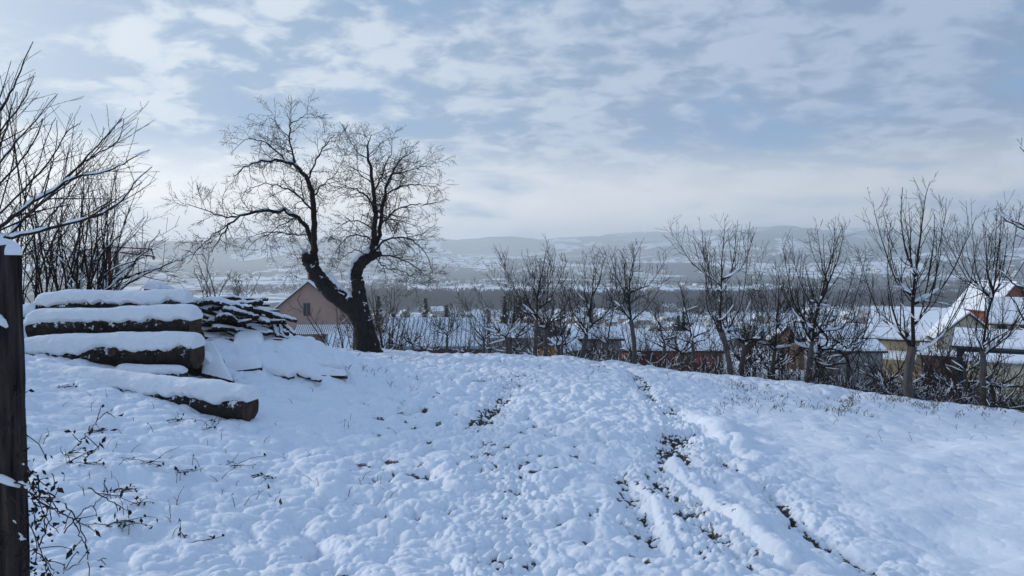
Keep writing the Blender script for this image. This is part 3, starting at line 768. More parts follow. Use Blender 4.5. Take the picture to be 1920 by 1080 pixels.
def put_small(px, d, sc, lab, grp, z=None):
    k = rr.randrange(6)
    X = (px - 960) / F * d; Z = H1(X, d) if z is None else z
    if k in used: o = copy_tree(protos[k])
    else: o = protos[k]; used.add(k)
    o.location = (X, d, Z); o.rotation_euler = (0, 0, rr.uniform(0, 6.28)); o.scale = (sc * rr.uniform(.9, 1.15),) * 2 + (sc * rr.uniform(.9, 1.1),)
    tag(o, lab, 'tree', grp)
for px, d, sc in ((752, 24, .72), (772, 22.5, .62), (797, 23, .66), (815, 24, .74), (862, 23, .66), (880, 24.5, .7), (905, 22, .8)):
    put_small(px, d, sc, 'small leafless fruit tree below the crest before the ribbed snowy roof', 'small fruit trees before the ribbed snowy roof')
for i in range(46):
    px = 930 + i * 21.5 + rr.uniform(-12, 12); d = np.interp(px, [930, 1300, 1900], [22, 19, 15.5]) + rr.choice((0, 2.2, 5, 8)) + rr.uniform(-.6, .6)
    put_small(px, d, rr.uniform(.85, 1.2), 'small snow dusted fruit tree in the rows down the slope behind the front trees', 'small fruit trees in the rows down the slope')
for i in range(34):
    px = 740 + i * 36 + rr.uniform(-18, 18); d = rr.uniform(30, 48)
    if px < 930: continue
    put_small(px, d, rr.uniform(1.2, 1.7), 'leafless tree further down the slope behind the orchard rows', 'leafless trees at the foot of the orchard slope')
for k in range(6):
    if k not in used: protos[k].location = (14 + k, 22, H1(14 + k, 22)); tag(protos[k], 'small leafless fruit tree on the slope beyond the right edge', 'tree', 'small fruit trees down the slope to the right')

# ---- undergrowth of brambles below the crest
def undergrowth():
    T = Tree(77); R = T.r; n = 0
    while n < 2700:
        px = R.uniform(930, 2080); w_ = np.interp(px, [930, 1150, 1400, 1920], [.08, .2, .6, 1.0])
        if R.rand() > w_: continue
        d0 = np.interp((px - 960) / F * 15, CX, CY); d = d0 + R.uniform(-.3, 5.5) * (0.55 + .45 * R.rand())
        X = (px - 960) / F * d
        if d - np.interp(X, CX, CY) < -.2: continue
        z = float(hbase(X, d)); n += 1
        a = R.uniform(0, 6.28); L = R.uniform(.25, .75); el = R.uniform(.5, 1.4)
        p, r = T.branch((X, d, z), (math.cos(a) * math.cos(el), math.sin(a) * math.cos(el), math.sin(el)), L, .008, .003, .12, .16, -.5 if R.rand() < .5 else .2, 1)
        T.side(p, r, .09, (30, 80), (.08, .35), .8, .07, .16, .1, 2, .15)
    cm, sm = MB(), MB()
    for pts, rad, lv in T.b:
        cm.tube(pts, np.maximum(rad * .7, .0027), 3, cap=False)
        if lv == 1 and R.rand() < .4 or lv == 2 and R.rand() < .10:
            i = R.randint(0, len(pts) - 1); q = pts[i:i + 3].copy(); q[:, 2] += .009
            if len(q) > 1: sm.tube(q, R.uniform(.0028, .0062), 4)
    o = MB(); o.v = cm.v + sm.v; o.f = list(cm.f) + [tuple(i + cm.n for i in f) for f in sm.f]; o.m = [0] * len(cm.f) + [1] * len(sm.f); o.n = cm.n + sm.n
    ob = o.build('undergrowth', [M['twig_red'], M['snow']])
    tag(ob, 'tangled snow dusted bramble undergrowth below the crest of the field', 'undergrowth', kind='stuff')
undergrowth()

# ---- dry grass, weeds and small leaves that poke through the snow
def weeds():
    R = np.random.RandomState(4); mb = MB(); pts = []
    def add(px, py, n, s=1.0, jit=6):
        for _i in range(n):
            g = _solve(px + R.normal(0, jit), py + R.normal(0, jit * .4)); pts.append((g[0], g[1], s))
    for q in range(70): add(R.uniform(1350, 1920), R.uniform(722, 790), 6, 1.1, 10)
    for q in range(50): add(R.uniform(1560, 1920), R.uniform(735, 775), 11, 1.25, 8)
    for q in range(60): add(R.uniform(900, 1500), R.uniform(685, 735), 2, .8, 8)
    for q in range(55): add(R.uniform(120, 760), R.uniform(740, 960), 1, 1.0, 12)
    for q in range(16): add(R.uniform(620, 800), R.uniform(680, 745), 3, .9, 6)
    for q in range(24): add(R.uniform(1450, 1920), R.uniform(760, 830), 1, 1.0, 12)
    for q in range(14): add(R.uniform(60, 460), R.uniform(790, 1040), 2, 1.2, 8)
    arr = np.array([(a, b) for a, b, _s in pts]); Z = H(arr[:, 0], arr[:, 1])
    for (x, y, s), z in zip(pts, Z):
        a = R.uniform(0, 6.28); l = R.uniform(.03, .10) * s; le = R.uniform(.1, 1.0)
        d = np.array((math.cos(a) * le, math.sin(a) * le * .5, 1)); d /= np.linalg.norm(d)
        p0 = np.array((x, y, z - .015)); p1 = p0 + d * (l * .55 + .015); p2 = p1 + (d + np.array((math.cos(a) * .5, 0, -.5 * R.rand()))) * l * .5
        w_ = .0012 + .00015 * y
        mb.tube([p0, p1, p2], [w_ * 1.3, w_, w_ * .6], 3, cap=False)
        if R.rand() < .25:
            p3 = p1 + R.normal(0, .5, 3) * l * .6; mb.tube([p1, p3], [w_, w_ * .5], 3, cap=False)
        if R.rand() < .30:   # shrivelled leaf
            q = p2 + R.normal(0, .006, 3); e = .006 + .0008 * y
            mb.add([q, q + R.normal(0, e, 3), q + R.normal(0, e, 3), q + R.normal(0, e, 3)], [(0, 1, 2), (0, 2, 3)])
    tag(mb.build('dry_grass', M['straw']), 'thin dry grass blades and weed stems poking through the snow', 'grass', kind='stuff')
weeds()

# ---- the shrubs and the tree at the left edge
def left_plants():
    T = Tree(31); d = 7.6; o = P(-190, 720, d); root = empty('fruit_tree', (o[0], o[1], H1(o[0], o[1])))
    T.line([(o[0], o[1], root.location[2] - .1), P(-170, 600, d), P(-110, 500, d)], .12, .09, 0, 4)
    T.line([P(-110, 500, d), P(-40, 470, d), P(15, 446, d)], .07, .035, 1, 4)
    limbs = [
     ([(-110, 500), (-40, 450), (0, 427), (50, 387), (100, 356), (142, 332), (200, 322), (240, 301), (281, 281)], .042),
     ([(15, 446), (75, 433), (135, 418), (190, 400), (230, 375), (252, 345), (285, 313)], .034),
     ([(10, 448), (60, 396), (112, 350), (165, 292), (200, 255), (230, 221)], .028),
     ([(-110, 500), (-60, 330), (-20, 235), (8, 195), (30, 150), (62, 78)], .040),
     ([(-80, 420), (-30, 300), (5, 240), (42, 192), (64, 142)], .022),
     ([(-80, 400), (-30, 340), (10, 290), (55, 240), (108, 176)], .026),
     ([(-60, 420), (0, 345), (40, 300), (72, 250), (80, 222)], .020),
     ([(0, 400), (60, 340), (100, 290), (128, 245), (150, 232)], .018),
     ([(30, 420), (95, 370), (140, 330), (190, 270), (228, 222)], .016),
     ([(60, 400), (90, 330), (104, 280), (107, 225)], .014),
     ([(100, 356), (150, 310), (180, 290), (220, 265), (232, 222)], .014),
     ([(-30, 440), (-10, 320), (12, 240), (30, 172)], .02),
     ([(0, 390), (25, 300), (30, 240), (32, 172)], .014),
     ([(40, 395), (75, 300), (90, 250), (105, 220)], .013)]
    L1 = []
    for pp, r in limbs:
        dd = T.r.uniform(-.5, .5)
        p, rd = T.line([P(a, b, d + dd * (i / len(pp))) for i, (a, b) in enumerate(pp)], r * .62, .0035, 1, 4, .004)
        L1.append((p, rd))
    for p, rd in L1:
        for p2, r2 in T.side(p, rd, .16, (22, 50), (.3, .85), .5, .10, .035, .15, 2, .2, .9, bias=(.3, 0, .6)):
            T.side(p2, r2, .05, (40, 70), (.008, .02), .8, .02, 0, 0, 4, .2, 1)
            T.side(p2, r2, .28, (25, 50), (.1, .35), .6, .08, .04, .2, 3, .2, .8)
        T.side(p, rd, .045, (40, 70), (.008, .022), .3, .02, 0, 0, 4, .4, 1)
    T.mesh(root, (M['bark'], M['twig']), snow=.8, snow_min=.016, snow_h=.9, minr=.0022)
    tag(root, 'leafless tree at the left edge with long snow topped boughs reaching right over the post', 'tree')
    # dense shrubs behind the logs
    shr = [(25, 11.0, 1.0, 3.3, 21, 'tall dense leafless shrub behind the weathered post'),
           (85, 11.6, .9, 3.2, 22, 'dense leafless shrub behind the left end of the log stack'),
           (150, 11.2, .8, 2.7, 23, 'leafless shrub with a dark upright stem behind the middle of the log stack')]
    for px, d, fan, hh, n, lab in shr:
        T = Tree(int(px) + 500); R = T.r; X = (px - 960) / F * d; z = H1(X, d); root = empty('shrub', (X, d, z))
        for i in range(n - 4):
            a = R.uniform(0, 6.28); f = R.uniform(.05, fan); L = hh * R.uniform(.55, 1.05)
            p, r = T.branch((X + R.normal(0, .18), d + R.normal(0, .2), z), (math.cos(a) * f * .7, math.sin(a) * f * .5, 1), L, R.uniform(.009, .02), .003, .16, .07, .1, 1)
            for p2, r2 in T.side(p, r, .19, (20, 50), (.3, 1.1), .5, .12, .045, .2, 2, .12, .95):
                T.side(p2, r2, .17, (25, 65), (.08, .4), .7, .08, .1, .2, 3, .1)
        T.mesh(root, (M['bark'], M['twig']), snow=.4, snow_min=.008, snow_h=1.0, minr=.0024, crown_name='stems')
        tag(root, lab, 'shrub', 'leafless shrubs behind the log stack')
    # arching shrub to the right of them
    T = Tree(641); d = 10.6; root = empty('shrub', (*P(170, 640, d)[:2], 0)); root.location[2] = H1(root.location[0], d)
    for pp, r in (([(150, 640), (185, 560), (230, 522), (285, 505), (330, 490), (352, 472)], .022), ([(150, 640), (200, 540), (240, 500), (275, 470), (300, 430)], .018),
                  ([(160, 640), (215, 552), (262, 520), (300, 505), (322, 512)], .018), ([(140, 640), (180, 500), (215, 450), (235, 420), (245, 385)], .016),
                  ([(150, 640), (175, 480), (200, 430), (215, 395)], .014), ([(143, 640), (143, 540), (147, 480), (155, 400), (157, 300)], .022),
                  ([(130, 640), (120, 520), (110, 450), (125, 400)], .016), ([(160, 640), (230, 560), (290, 545), (320, 550)], .016),
                  ([(165, 640), (225, 530), (262, 480), (268, 420)], .012), ([(150, 640), (195, 520), (250, 490), (290, 480)], .014)):
        p, rd = T.line([P(a, b, d + T.r.uniform(-.2, .2)) for a, b in pp], r, .004, 1, 4, .012)
        for p2, r2 in T.side(p, rd, .12, (25, 60), (.25, .8), .55, .10, .06, .35, 2, .25, .95, bias=(.1, 0, .5)):
            T.side(p2, r2, .16, (25, 60), (.06, .3), .7, .07, .08, .2, 3, .15)
    T.mesh(root, (M['bark'], M['twig']), snow=.6, snow_min=.006, snow_h=1.2, minr=.003, crown_name='stems')
    tag(root, 'arching snow dusted shrub reaching right in front of the clothes dryer', 'shrub', 'leafless shrubs behind the log stack')
left_plants()

# bushes round the pink house and weeds behind the stick pile
def bush(px, d, hh, fan, n, lab, seed, mat_=None, z=None, grp=None, snow=.35):
    T = Tree(seed); R = T.r; X = (px - 960) / F * d; z = H1(X, d) if z is None else z; root = empty('shrub', (X, d, z))
    for i in range(n):
        a = R.uniform(0, 6.28); f = R.uniform(.1, fan)
        p, r = T.branch((X + R.normal(0, .15 * hh / 3), d + R.normal(0, .2), z), (math.cos(a) * f, math.sin(a) * f, 1), hh * R.uniform(.6, 1.1), .010 * hh, .003 * hh, .09 * hh, .09, .06, 1)
        for p2, r2 in T.side(p, r, .09 * hh, (25, 60), (.1 * hh, .35 * hh), .55, .06 * hh, .09, .15, 2, .15):
            T.side(p2, r2, .07 * hh, (25, 60), (.04 * hh, .13 * hh), .7, .04 * hh, .1, .1, 3)
    T.mesh(root, (M['bark'], mat_ or M['twig_red']), snow=snow, snow_min=.008, snow_h=1.3, minr=.0028 * d / 12, crown_name='stems')
    return tag(root, lab, 'shrub', grp)
bush(728, 26, 3.2, .45, 10, 'leafless bush directly right of the old two-stemmed tree', 901)
bush(652, 27, 3.0, .9, 12, 'low snowy bush left of the old tree before the pink house', 902, snow=.6)
bush(705, 24, 2.0, .9, 9, 'low tangled bush at the foot of the old tree', 903, snow=.6)
bush(560, 30, 2.4, .8, 10, 'snow covered bush at the left corner of the pink house', 904, snow=.7)
bush(690, 60, 6.5, .5, 14, 'tall leafless bush rising behind the pink house roof', 905)
bush(395, 12.5, 1.15, .35, 6, 'few upright weed stems behind the stick pile', 906, snow=0, z=P(395, 585, 12.5)[2])
bush(450, 13.5, .7, .5, 7, 'low weed stems over the right half of the stick pile', 907, snow=0, z=P(450, 580, 13.5)[2])

# ------------------------------------------------------------------ logs, sticks, post
def log_thing(name, a, b, r, lab, seed, snow_t=.075, group=None, sag=0.80, cut=True, cover=(-1.45, 1.55), end_taper=1.0):
    """round log from a to b with its own cushion of snow"""
    R = np.random.RandomState(seed); a = np.array(a); b = np.array(b); ax = b - a; L = np.linalg.norm(ax); ax /= L
    c = (a + b) / 2; root = empty(name, c)
    side_ = np.cross(ax, (0, 0, 1)); side_ /= np.linalg.norm(side_); up = np.cross(side_, ax)
    n = max(12, int(L / .045)); k = 26; mb = MB()
    u = np.linspace(0, 1, n); th = np.arange(k) * 2 * math.pi / k
    U, TH_ = np.meshgrid(u, th, indexing='ij')
    rr_ = r * (1 + .07 * (fbm(U * L * 5 + seed, TH_ * 2.2, seed, 3) - .5) * 2 + .05 * (vnoise(U * L * 1.1, TH_ * 0, seed + 3) - .5)) * (1 + (end_taper - 1) * U)
    C = (a - c)[None, None] + ax[None, None] * (U * L)[..., None]
    Q = C + rr_[..., None] * (np.cos(TH_)[..., None] * side_ + np.sin(TH_)[..., None] * up)
    f = []
    for i in range(n - 1):
        for j in range(k): f.append((i * k + j, i * k + (j + 1) % k, (i + 1) * k + (j + 1) % k, (i + 1) * k + j))
    mb.add(Q.reshape(-1, 3), f); mb.build('bark', M['log'], root, smooth=True)
    for e, s in ((0, -1), (n - 1, 1)):
        cb_ = MB(); ring = Q[e] + ax * s * .003; cen = ring.mean(0)
        vs = [cen] + list(ring); cb_.add(vs, [(0, 1 + j, 1 + (j + 1) % k) for j in range(k)]); cb_.build('cut_end', M['cut'], root)
    if snow_t > 0:
        m_ = 30; n2_ = max(20, int(L / .018)); u = np.linspace(-.012, 1.012, n2_); ph = np.linspace(cover[0], cover[1], m_)
        U, PH = np.meshgrid(u, ph, indexing='ij')
        edge_lo = 0.42 * (fbm(U * L * 6, PH * 0 + 3, seed + 9, 5) - .5) * 2; edge_hi = edge_lo
        PHs = PH * sag * (1 + edge_lo * sstep(.3, 1.0, np.abs(PH) / 1.5))
        prof = np.clip(np.cos(PHs * .95), 0, 1) ** .7
        thick = snow_t * (0.50 + 1.0 * fbm(U * L * 2.6, PH * .6, seed + 5, 4)) * prof
        ends = np.clip(np.minimum(U + .012, 1.012 - U) * L / .07, 0, 1) ** .5
        crumb = .034 * (fbm(U * L * 26, PH * 5, seed + 7, 3) - .45) * sstep(.35, .8, np.abs(PH) / 1.5)
        RR = r * 1.02 + thick * (0.25 + .75 * ends) + crumb * 1.4 + .010 * (fbm(U * L * 13, PH * 3.2, seed + 31, 3) - .5)
        last = (np.arange(m_) == 0) | (np.arange(m_) == m_ - 1); RR[:, last] = r * .88
        Cc = (a - c)[None, None] + ax[None, None] * (U * L)[..., None]
        rt_ = 1 + (end_taper - 1) * np.clip(U, 0, 1)
        Q = Cc + (RR * rt_)[..., None] * (np.sin(PHs)[..., None] * side_ + np.cos(PHs)[..., None] * up)
        f = [(i * m_ + j, i * m_ + j + 1, (i + 1) * m_ + j + 1, (i + 1) * m_ + j) for i in range(n2_ - 1) for j in range(m_ - 1)]
        sm = MB(); sm.add(Q.reshape(-1, 3), f)
        for e in (0, n2_ - 1):
            cen = (Q[e][0] + Q[e][-1]) / 2; vs = [cen] + list(Q[e]); sm.add(vs, [(0, 1 + j, 2 + j) for j in range(m_ - 1)])
        sm.build('snow_cap', M['snow_lump'], root, smooth=True)
    return tag(root, lab, 'log', group)
G = 'logs of the snowy stack'
log_thing('log', P(52, 668, 8.35), P(370, 661, 8.25), .175, 'thick bottom log of the front stack with a sawn knot', 1, .058, G)
log_thing('log', P(66, 616, 8.75), P(366, 606, 8.65), .165, 'middle log of the front stack under a snow cushion', 2, .058, G)
log_thing('log', P(80, 578, 9.15), P(352, 573, 9.05), .135, 'topmost log of the front stack', 3, .070, G)
log_thing('log', P(-60, 598, 9.75), P(70, 596, 9.7), .12, 'topmost short log just left of the front stack', 4, .07, G)
log_thing('log', P(-70, 634, 9.35), P(52, 632, 9.3), .15, 'middle log left of the front stack, behind the post', 5, .07, G)
log_thing('log', P(-80, 676, 8.9), P(44, 674, 8.85), .15, 'bottom log left of the front stack, behind the post', 6, .07, G)
log_thing('log', P(-60, 690, 8.7), P(376, 690, 8.7), .16, 'hidden bearer log low in the stack', 7, .0, G)
log_thing('log', P(70, 640, 9.3), P(372, 640, 9.2), .17, 'log at the back of the stack under the middle row', 8, .0, G)
bl = P(30, 716, 7.75); br = P(469, 764, 7.0)
log_thing('fallen_log', bl, br, .150, 'long fallen log lying before the stack, half buried with a bare dark right end', 9, .085, None, end_taper=.93)
log_thing('log', P(222, 706, 8.05), P(345, 707, 8.0), .085, 'short thin log on the ground between the stack and the fallen log', 10, .05)
log_thing('log', P(372, 690, 8.5), P(402, 684, 8.9), .13, 'stub of a log end on at the right foot of the stack', 12, .05)
log_thing('log', P(282, 545, 9.7), P(318, 556, 10.3), .085, 'snow crusted log end sticking up behind the topmost log', 13, .06)
# knot on the bottom log
k_ = MB(); c0 = P(211, 660, 8.06); k_.tube([c0 + np.array((0, .06, 0)), c0, c0 + np.array((0, -.03, 0))], [.05, .048, .04], 14); o = k_.build('sawn_branch_stub', M['cut'], smooth=False)
tag(o, 'round sawn branch stub on the front of the bottom log', 'branch stub')

def snow_slab(name, pts, t, lab, cat, seed, mats=None, thick_obj=.04, under='board'):
    """board or block under a rounded snow cushion; pts = 4 corners (world), t = snow thickness"""
    p = [np.array(q, float) for q in pts]; c = sum(p) / 4; root = empty(name, c)
    n, m_ = 26, 20; mb = MB(); V = []
    for i in range(n):
        for j in range(m_):
            u = i / (n - 1); v = j / (m_ - 1)
            q = (p[0] * (1 - u) + p[1] * u) * (1 - v) + (p[3] * (1 - u) + p[2] * u) * v - c
            e = min(1, min(u, 1 - u) * 4.5) ; e2 = min(1, min(v, 1 - v) * 4); h = t * (max(e, 0) ** .45) * (max(e2, 0) ** .45)
            nz_ = float(vnoise(np.array(u * 3 + seed), np.array(v * 3), seed)) * .35 + .8
            q = q + np.array((0, 0, h * nz_)) ; V.append(q)
    mb.add(V, [(i * m_ + j, (i + 1) * m_ + j, (i + 1) * m_ + j + 1, i * m_ + j + 1) for i in range(n - 1) for j in range(m_ - 1)])
    mb.build('snow_cap', M['snow'], root, smooth=True)
    b = MB(); q = [x - c for x in p]; dn = np.array((0, 0, -thick_obj)); up = np.array((0, 0, .004))
    b.add([x + up for x in q] + [x + dn for x in q], [(0, 1, 2, 3), (7, 6, 5, 4), (0, 4, 5, 1), (1, 5, 6, 2), (2, 6, 7, 3), (3, 7, 4, 0)])
    b.build(under, mats or M['log'], root)
    return tag(root, lab, cat)
# smooth snow cushions over boards between the stack and the stick pile
snow_slab('covered_board', [P(436, 655, 9.8), P(496, 655, 9.8), P(494, 624, 10.4), P(440, 628, 10.4)], .10, 'flat board under smooth thick snow in front of the stick pile', 'board', 3, thick_obj=.08)
snow_slab('covered_board', [P(392, 702, 9.0), P(492, 690, 9.2), P(490, 655, 10), P(400, 664, 10)], .09, 'lower stepped board under snow right of the log stack', 'board', 4, thick_obj=.08)
snow_slab('leaning_plank', [P(378, 700, 8.4), P(440, 716, 8.3), P(398, 638, 8.9), P(382, 640, 8.9)], .05, 'snowy plank leaning against the right end of the log stack', 'plank', 5)
snow_slab('stone_block', [P(548, 652, 12.3), P(601, 656, 12.3), P(590, 634, 12.9), P(545, 638, 12.9)], .09, 'squarish block under snow at the right end of the stick pile', 'block', 6, thick_obj=.24)
snow_slab('covered_board', [P(500, 700, 9.7), P(652, 706, 9.5), P(640, 672, 10.6), P(505, 662, 10.6)], .08, 'broad board under snow with a bare brown end right of the stepped ones', 'board', 8, thick_obj=.03)
for i, (a, b, da, db, r_, lab) in enumerate([((800, 696), (868, 724), 11.6, 11.2, .03, 'thin beam end poking out low at the right foot of the snow mound'), ((560, 662), (700, 676), 11.7, 11.4, .05, 'snow covered beam behind the long sloping ones'),
        ((500, 700), (546, 707), 9.4, 9.2, .055, 'brown log end showing under the snow mound'), ((560, 700), (600, 712), 9.3, 9.1, .035, 'thin brown stick end showing under the snow mound'), ((640, 668), (700, 680), 11.7, 11.5, .035, 'thin beam lying behind the snow mound'),
        ((520, 684), (640, 690), 10.0, 9.8, .05, 'middle beam under the snow mound with a bare stretch'), ((90, 712), (148, 720), 7.9, 7.75, .05, 'dark log end peeping out under the fallen log')]):
    log_thing('snowy_beam', P(*a, da), P(*b, db), r_, lab, 40 + i, .05 if i < 2 or i > 3 else .03, sag=1.12)
# stick pile
def sticks():
    R = np.random.RandomState(8); g = 'branches of the stick pile'
    n = 0
    for row in range(8):
        for i in range(10):
            d = 10.6 + R.uniform(-.3, 1.3); y0 = 566 + row * 10 + R.uniform(-4, 4)
            x0 = R.uniform(352, 430) ; x1 = R.uniform(470, 545 - abs(row - 3) * 3)
            if i > 6: x1 = R.uniform(440, 520)
            y1 = y0 + R.uniform(-6, 30)
            pts = [P(x0, y0, d), P(x0 * .66 + x1 * .34, y0 * .66 + y1 * .34 + R.uniform(-7, 7), d + R.uniform(-.1, .1)), P(x0 * .33 + x1 * .67, y0 * .33 + y1 * .67 + R.uniform(-7, 7), d), P(x1, y1, d + R.uniform(-.3, .3))]
            yield pts, R.uniform(.020, .05), n; n += 1
    for (a, b) in (((500, 590), (556, 603)), ((520, 600), (553, 628)), ((508, 592), (523, 640)), ((360, 575), (470, 615)), ((370, 590), (500, 625)), ((430, 600), (545, 637)), ((380, 600), (460, 640)), ((520, 592), (532, 640))):
        yield [P(*a, 10.5), P((a[0] + b[0]) / 2, (a[1] + b[1]) / 2 - 2, 10.45), P(*b, 10.4)], R.uniform(.028, .045), n; n += 1
for pts, r_, n in sticks():
    root = empty('cut_branch', pts[0]); T = Tree(300 + n); q, rd = T.line(pts, r_, r_ * .7, 1, 5, r_ * .12)
    mb = MB(); o_ = np.array(pts[0]); mb.tube(q - o_, rd, 8); mb.build('bark', M['log'], root, smooth=True)
    sm = MB(); s = q - o_; s[:, 2] += rd * .75; th = (rd * .6 + .006) * T.r.uniform(.75, 1.25, len(rd)); th[0] *= .5; th[-1] *= .5; sm.tube(s, th, 8); sm.build('snow_cap', M['snow_lump'], root, smooth=True)
    lay = ['topmost', 'second', 'third', 'fourth', 'fifth', 'sixth', 'seventh', 'lowest'][n // 10] if n < 80 else None
    lab = 'snow topped branch in the %s layer of the stick pile' % lay if lay else ['short branch jutting out at the upper right of the stick pile', 'branch jutting down right from the middle of the stick pile', 'thin branch leaning steeply at the right end of the stick pile', 'branch slanting from the left end of the stick pile to its middle', 'long branch slanting across the whole stick pile', 'branch slanting to the lower right corner of the stick pile', 'branch slanting in the lower left of the stick pile', 'steep short stick at the right end of the stick pile'][n - 80]
    tag(root, lab, 'branch', 'branches of the stick pile')
# the thickness of the pile itself: what the sticks lie on
log_thing('log', P(365, 640, 11.2), P(520, 640, 11.2), .28, 'thick dark trunk at the base of the stick pile', 61, .04)
log_thing('log', P(368, 612, 11.6), P(515, 612, 11.6), .20, 'dark trunk low at the back of the stick pile', 62, .04)
# post tips behind the pile
for px, py, d in ((310, 536, 10.6), (347, 545, 10.8), (379, 557, 11), (435, 555, 11.6)):
    mb = MB(); t_ = P(px, py, d); z0 = H1(t_[0], t_[1]); hh = t_[2] - z0; mb.tube([(0, 0, 0), (0, 0, hh * .6), (0, 0, hh - .03), (0, 0, hh)], [.022, .02, .019, .006], 8)
    o = mb.build('stake', M['post'], loc=(t_[0], t_[1], z0)); tag(o, 'thin dark stake whose tip shows above the wood pile', 'stake', 'thin stakes behind the wood pile')

# the weathered post at the left edge
def post():
    d = 2.75; t_ = P(-9, 468, d); X = t_[0]; z0 = H1(X, d) - .2; hh = t_[2] - z0; root = empty('fence_post', (X, d, z0)); mb = MB()
    k, n = 72, 90; R = np.random.RandomState(2); V = []
    for i in range(n):
        z = hh * i / (n - 1)
        for j in range(k):
            a = j * 2 * math.pi / k; sx, sy = .064 + .008 * (1 - i / n), .064
            q = max(abs(math.cos(a)) / sx, abs(math.sin(a)) / sy); r_ = 1 / q * (1 - .07 * (abs(math.sin(2 * a)) ** 3))
            g = .004 * (float(vnoise(np.array(j * .9), np.array(z * 1.2), 8)) - .5) + .005 * (float(vnoise(np.array(j * 3.1), np.array(z * 9), 9)) - .5)
            V.append(((r_ + g) * math.cos(a), (r_ + g) * math.sin(a), z + (.02 * math.cos(a) if i == n - 1 else 0)))
    f = [(i * k + j, i * k + (j + 1) % k, (i + 1) * k + (j + 1) % k, (i + 1) * k + j) for i in range(n - 1) for j in range(k)] + [tuple((n - 1) * k + j for j in range(k))]
    mb.add(V, f); mb.build('shaft', M['post'], root)
    sm = MB(); V = []; n2_ = 12
    for i in range(n2_):
        a = i / (n2_ - 1) * math.pi / 2; rr_ = math.cos(a) ** .6; zz = math.sin(a) * .07
        for j in range(k):
            b = j * 2 * math.pi / k; w_ = 1 + .10 * math.sin(3 * b + 1) + .05 * math.sin(7 * b); V.append((.078 * rr_ * math.cos(b) * w_, .074 * rr_ * math.sin(b) * w_, hh - .012 + zz * (1 + .25 * math.cos(b + 2.6)) - (.008 * (i == 0))))
    sm.add(V, [(i * k + j, i * k + (j + 1) % k, (i + 1) * k + (j + 1) % k, (i + 1) * k + j) for i in range(n2_ - 1) for j in range(k)]); sm.build('snow_cap', M['snow_lump'], root, smooth=True)
    for (px, py, w_) in ((12, 905, .05), (4, 606, .018)):   # snow lodged on the face
        c = P(px, py, d - .075) - np.array(root.location); q = MB(); q.tube([c + np.array((-w_, 0, .01)), c + np.array((-w_ * .3, -.01, .02)), c + np.array((w_ * .4, -.01, .005)), c + np.array((w_, 0, -.015))], [.006, .015, .014, .005], 8); q.build('snow_patch', M['snow_lump'], root, smooth=True)
    tag(root, 'thick weathered dark wooden post with a snow cap at the left edge', 'post')
post()
# brambles round the post
def bramble():
    T = Tree(12); d = 2.72; g = P(50, 1060, d); root = empty('bramble', (g[0], g[1], H1(g[0], g[1]))); R = T.r
    vines = [[(-10, 898), (53, 911), (102, 929), (134, 960), (155, 999), (165, 1040), (168, 1110)], [(30, 905), (88, 948), (116, 960), (141, 982), (155, 1010), (163, 1030)],
     [(40, 915), (63, 908), (106, 879), (141, 862), (179, 846), (190, 834)], [(146, 836), (158, 820), (179, 791), (211, 767)], [(45, 760), (48, 830), (52, 880), (60, 930), (66, 985)],
     [(20, 930), (60, 990), (85, 1050), (100, 1090)], [(0, 1000), (40, 1010), (75, 1040), (105, 1072)], [(165, 915), (200, 935), (238, 956)], [(60, 1040), (85, 1000), (95, 950), (90, 920)],
     [(120, 1000), (150, 965), (175, 945), (205, 925)], [(10, 940), (30, 985), (45, 1030), (50, 1090)], [(42, 870), (70, 900), (80, 960), (110, 1000)], [(118, 1075), (150, 1055), (200, 1048)], [(0, 820), (20, 780), (24, 720)], [(0, 760), (30, 820), (44, 880)]]
    leaves = MB(); o = np.array(root.location)
    for k, v in enumerate(vines):
        p, r = T.line([P(a, b, d - .05 + .35 * max(0, (a - 60) / 200)) for a, b in v], .0042 if k < 2 else .003, .0018, 1, 6, .003)
        s_ = T.side(p, r, .07, (35, 80), (.03, .14), .75, .03, .15, 0, 2, .1)
        for p2, r2 in s_:
            for e in range(R.randint(1, 3) if k not in (0, 1) else (R.rand() < .25)):
                c = p2[-1] + R.normal(0, .006, 3) - o; u = R.normal(0, 1, 3); u /= np.linalg.norm(u); v_ = np.cross(u, R.normal(0, 1, 3)); v_ /= np.linalg.norm(v_); L = R.uniform(.008, .022)
                leaves.add([c, c + u * L + v_ * L * .5, c + u * L * 2 + R.normal(0, .004, 3), c + u * L - v_ * L * .5, c + u * L + np.cross(u, v_) * L * .4], [(0, 1, 4), (1, 2, 4), (2, 3, 4), (3, 0, 4)])
    for q in range(130):
        a, b = R.normal(56, 24), R.uniform(880, 1085)
        if a < 42: continue
        c = P(a, b, d + R.uniform(-.12, .2)) - o; u = R.normal(0, 1, 3); u /= np.linalg.norm(u); v_ = np.cross(u, R.normal(0, 1, 3)); v_ /= np.linalg.norm(v_); L = R.uniform(.006, .017)
        leaves.add([c, c + u * L + v_ * L * .6, c + u * L * 2, c + u * L - v_ * L * .6, c + u * L + np.cross(u, v_) * L * .4], [(0, 1, 4), (1, 2, 4), (2, 3, 4), (3, 0, 4)])
    T.mesh(root, (M['twig_red'], M['twig_red']), snow=.25, snow_min=.0028, snow_h=.8, minr=.0015, crown_name='stems')
    leaves.build('leaves', M['leaf'], root)
    tag(root, 'thorny bramble with arching stems and withered leaves at the foot of the post', 'bramble')
bramble()
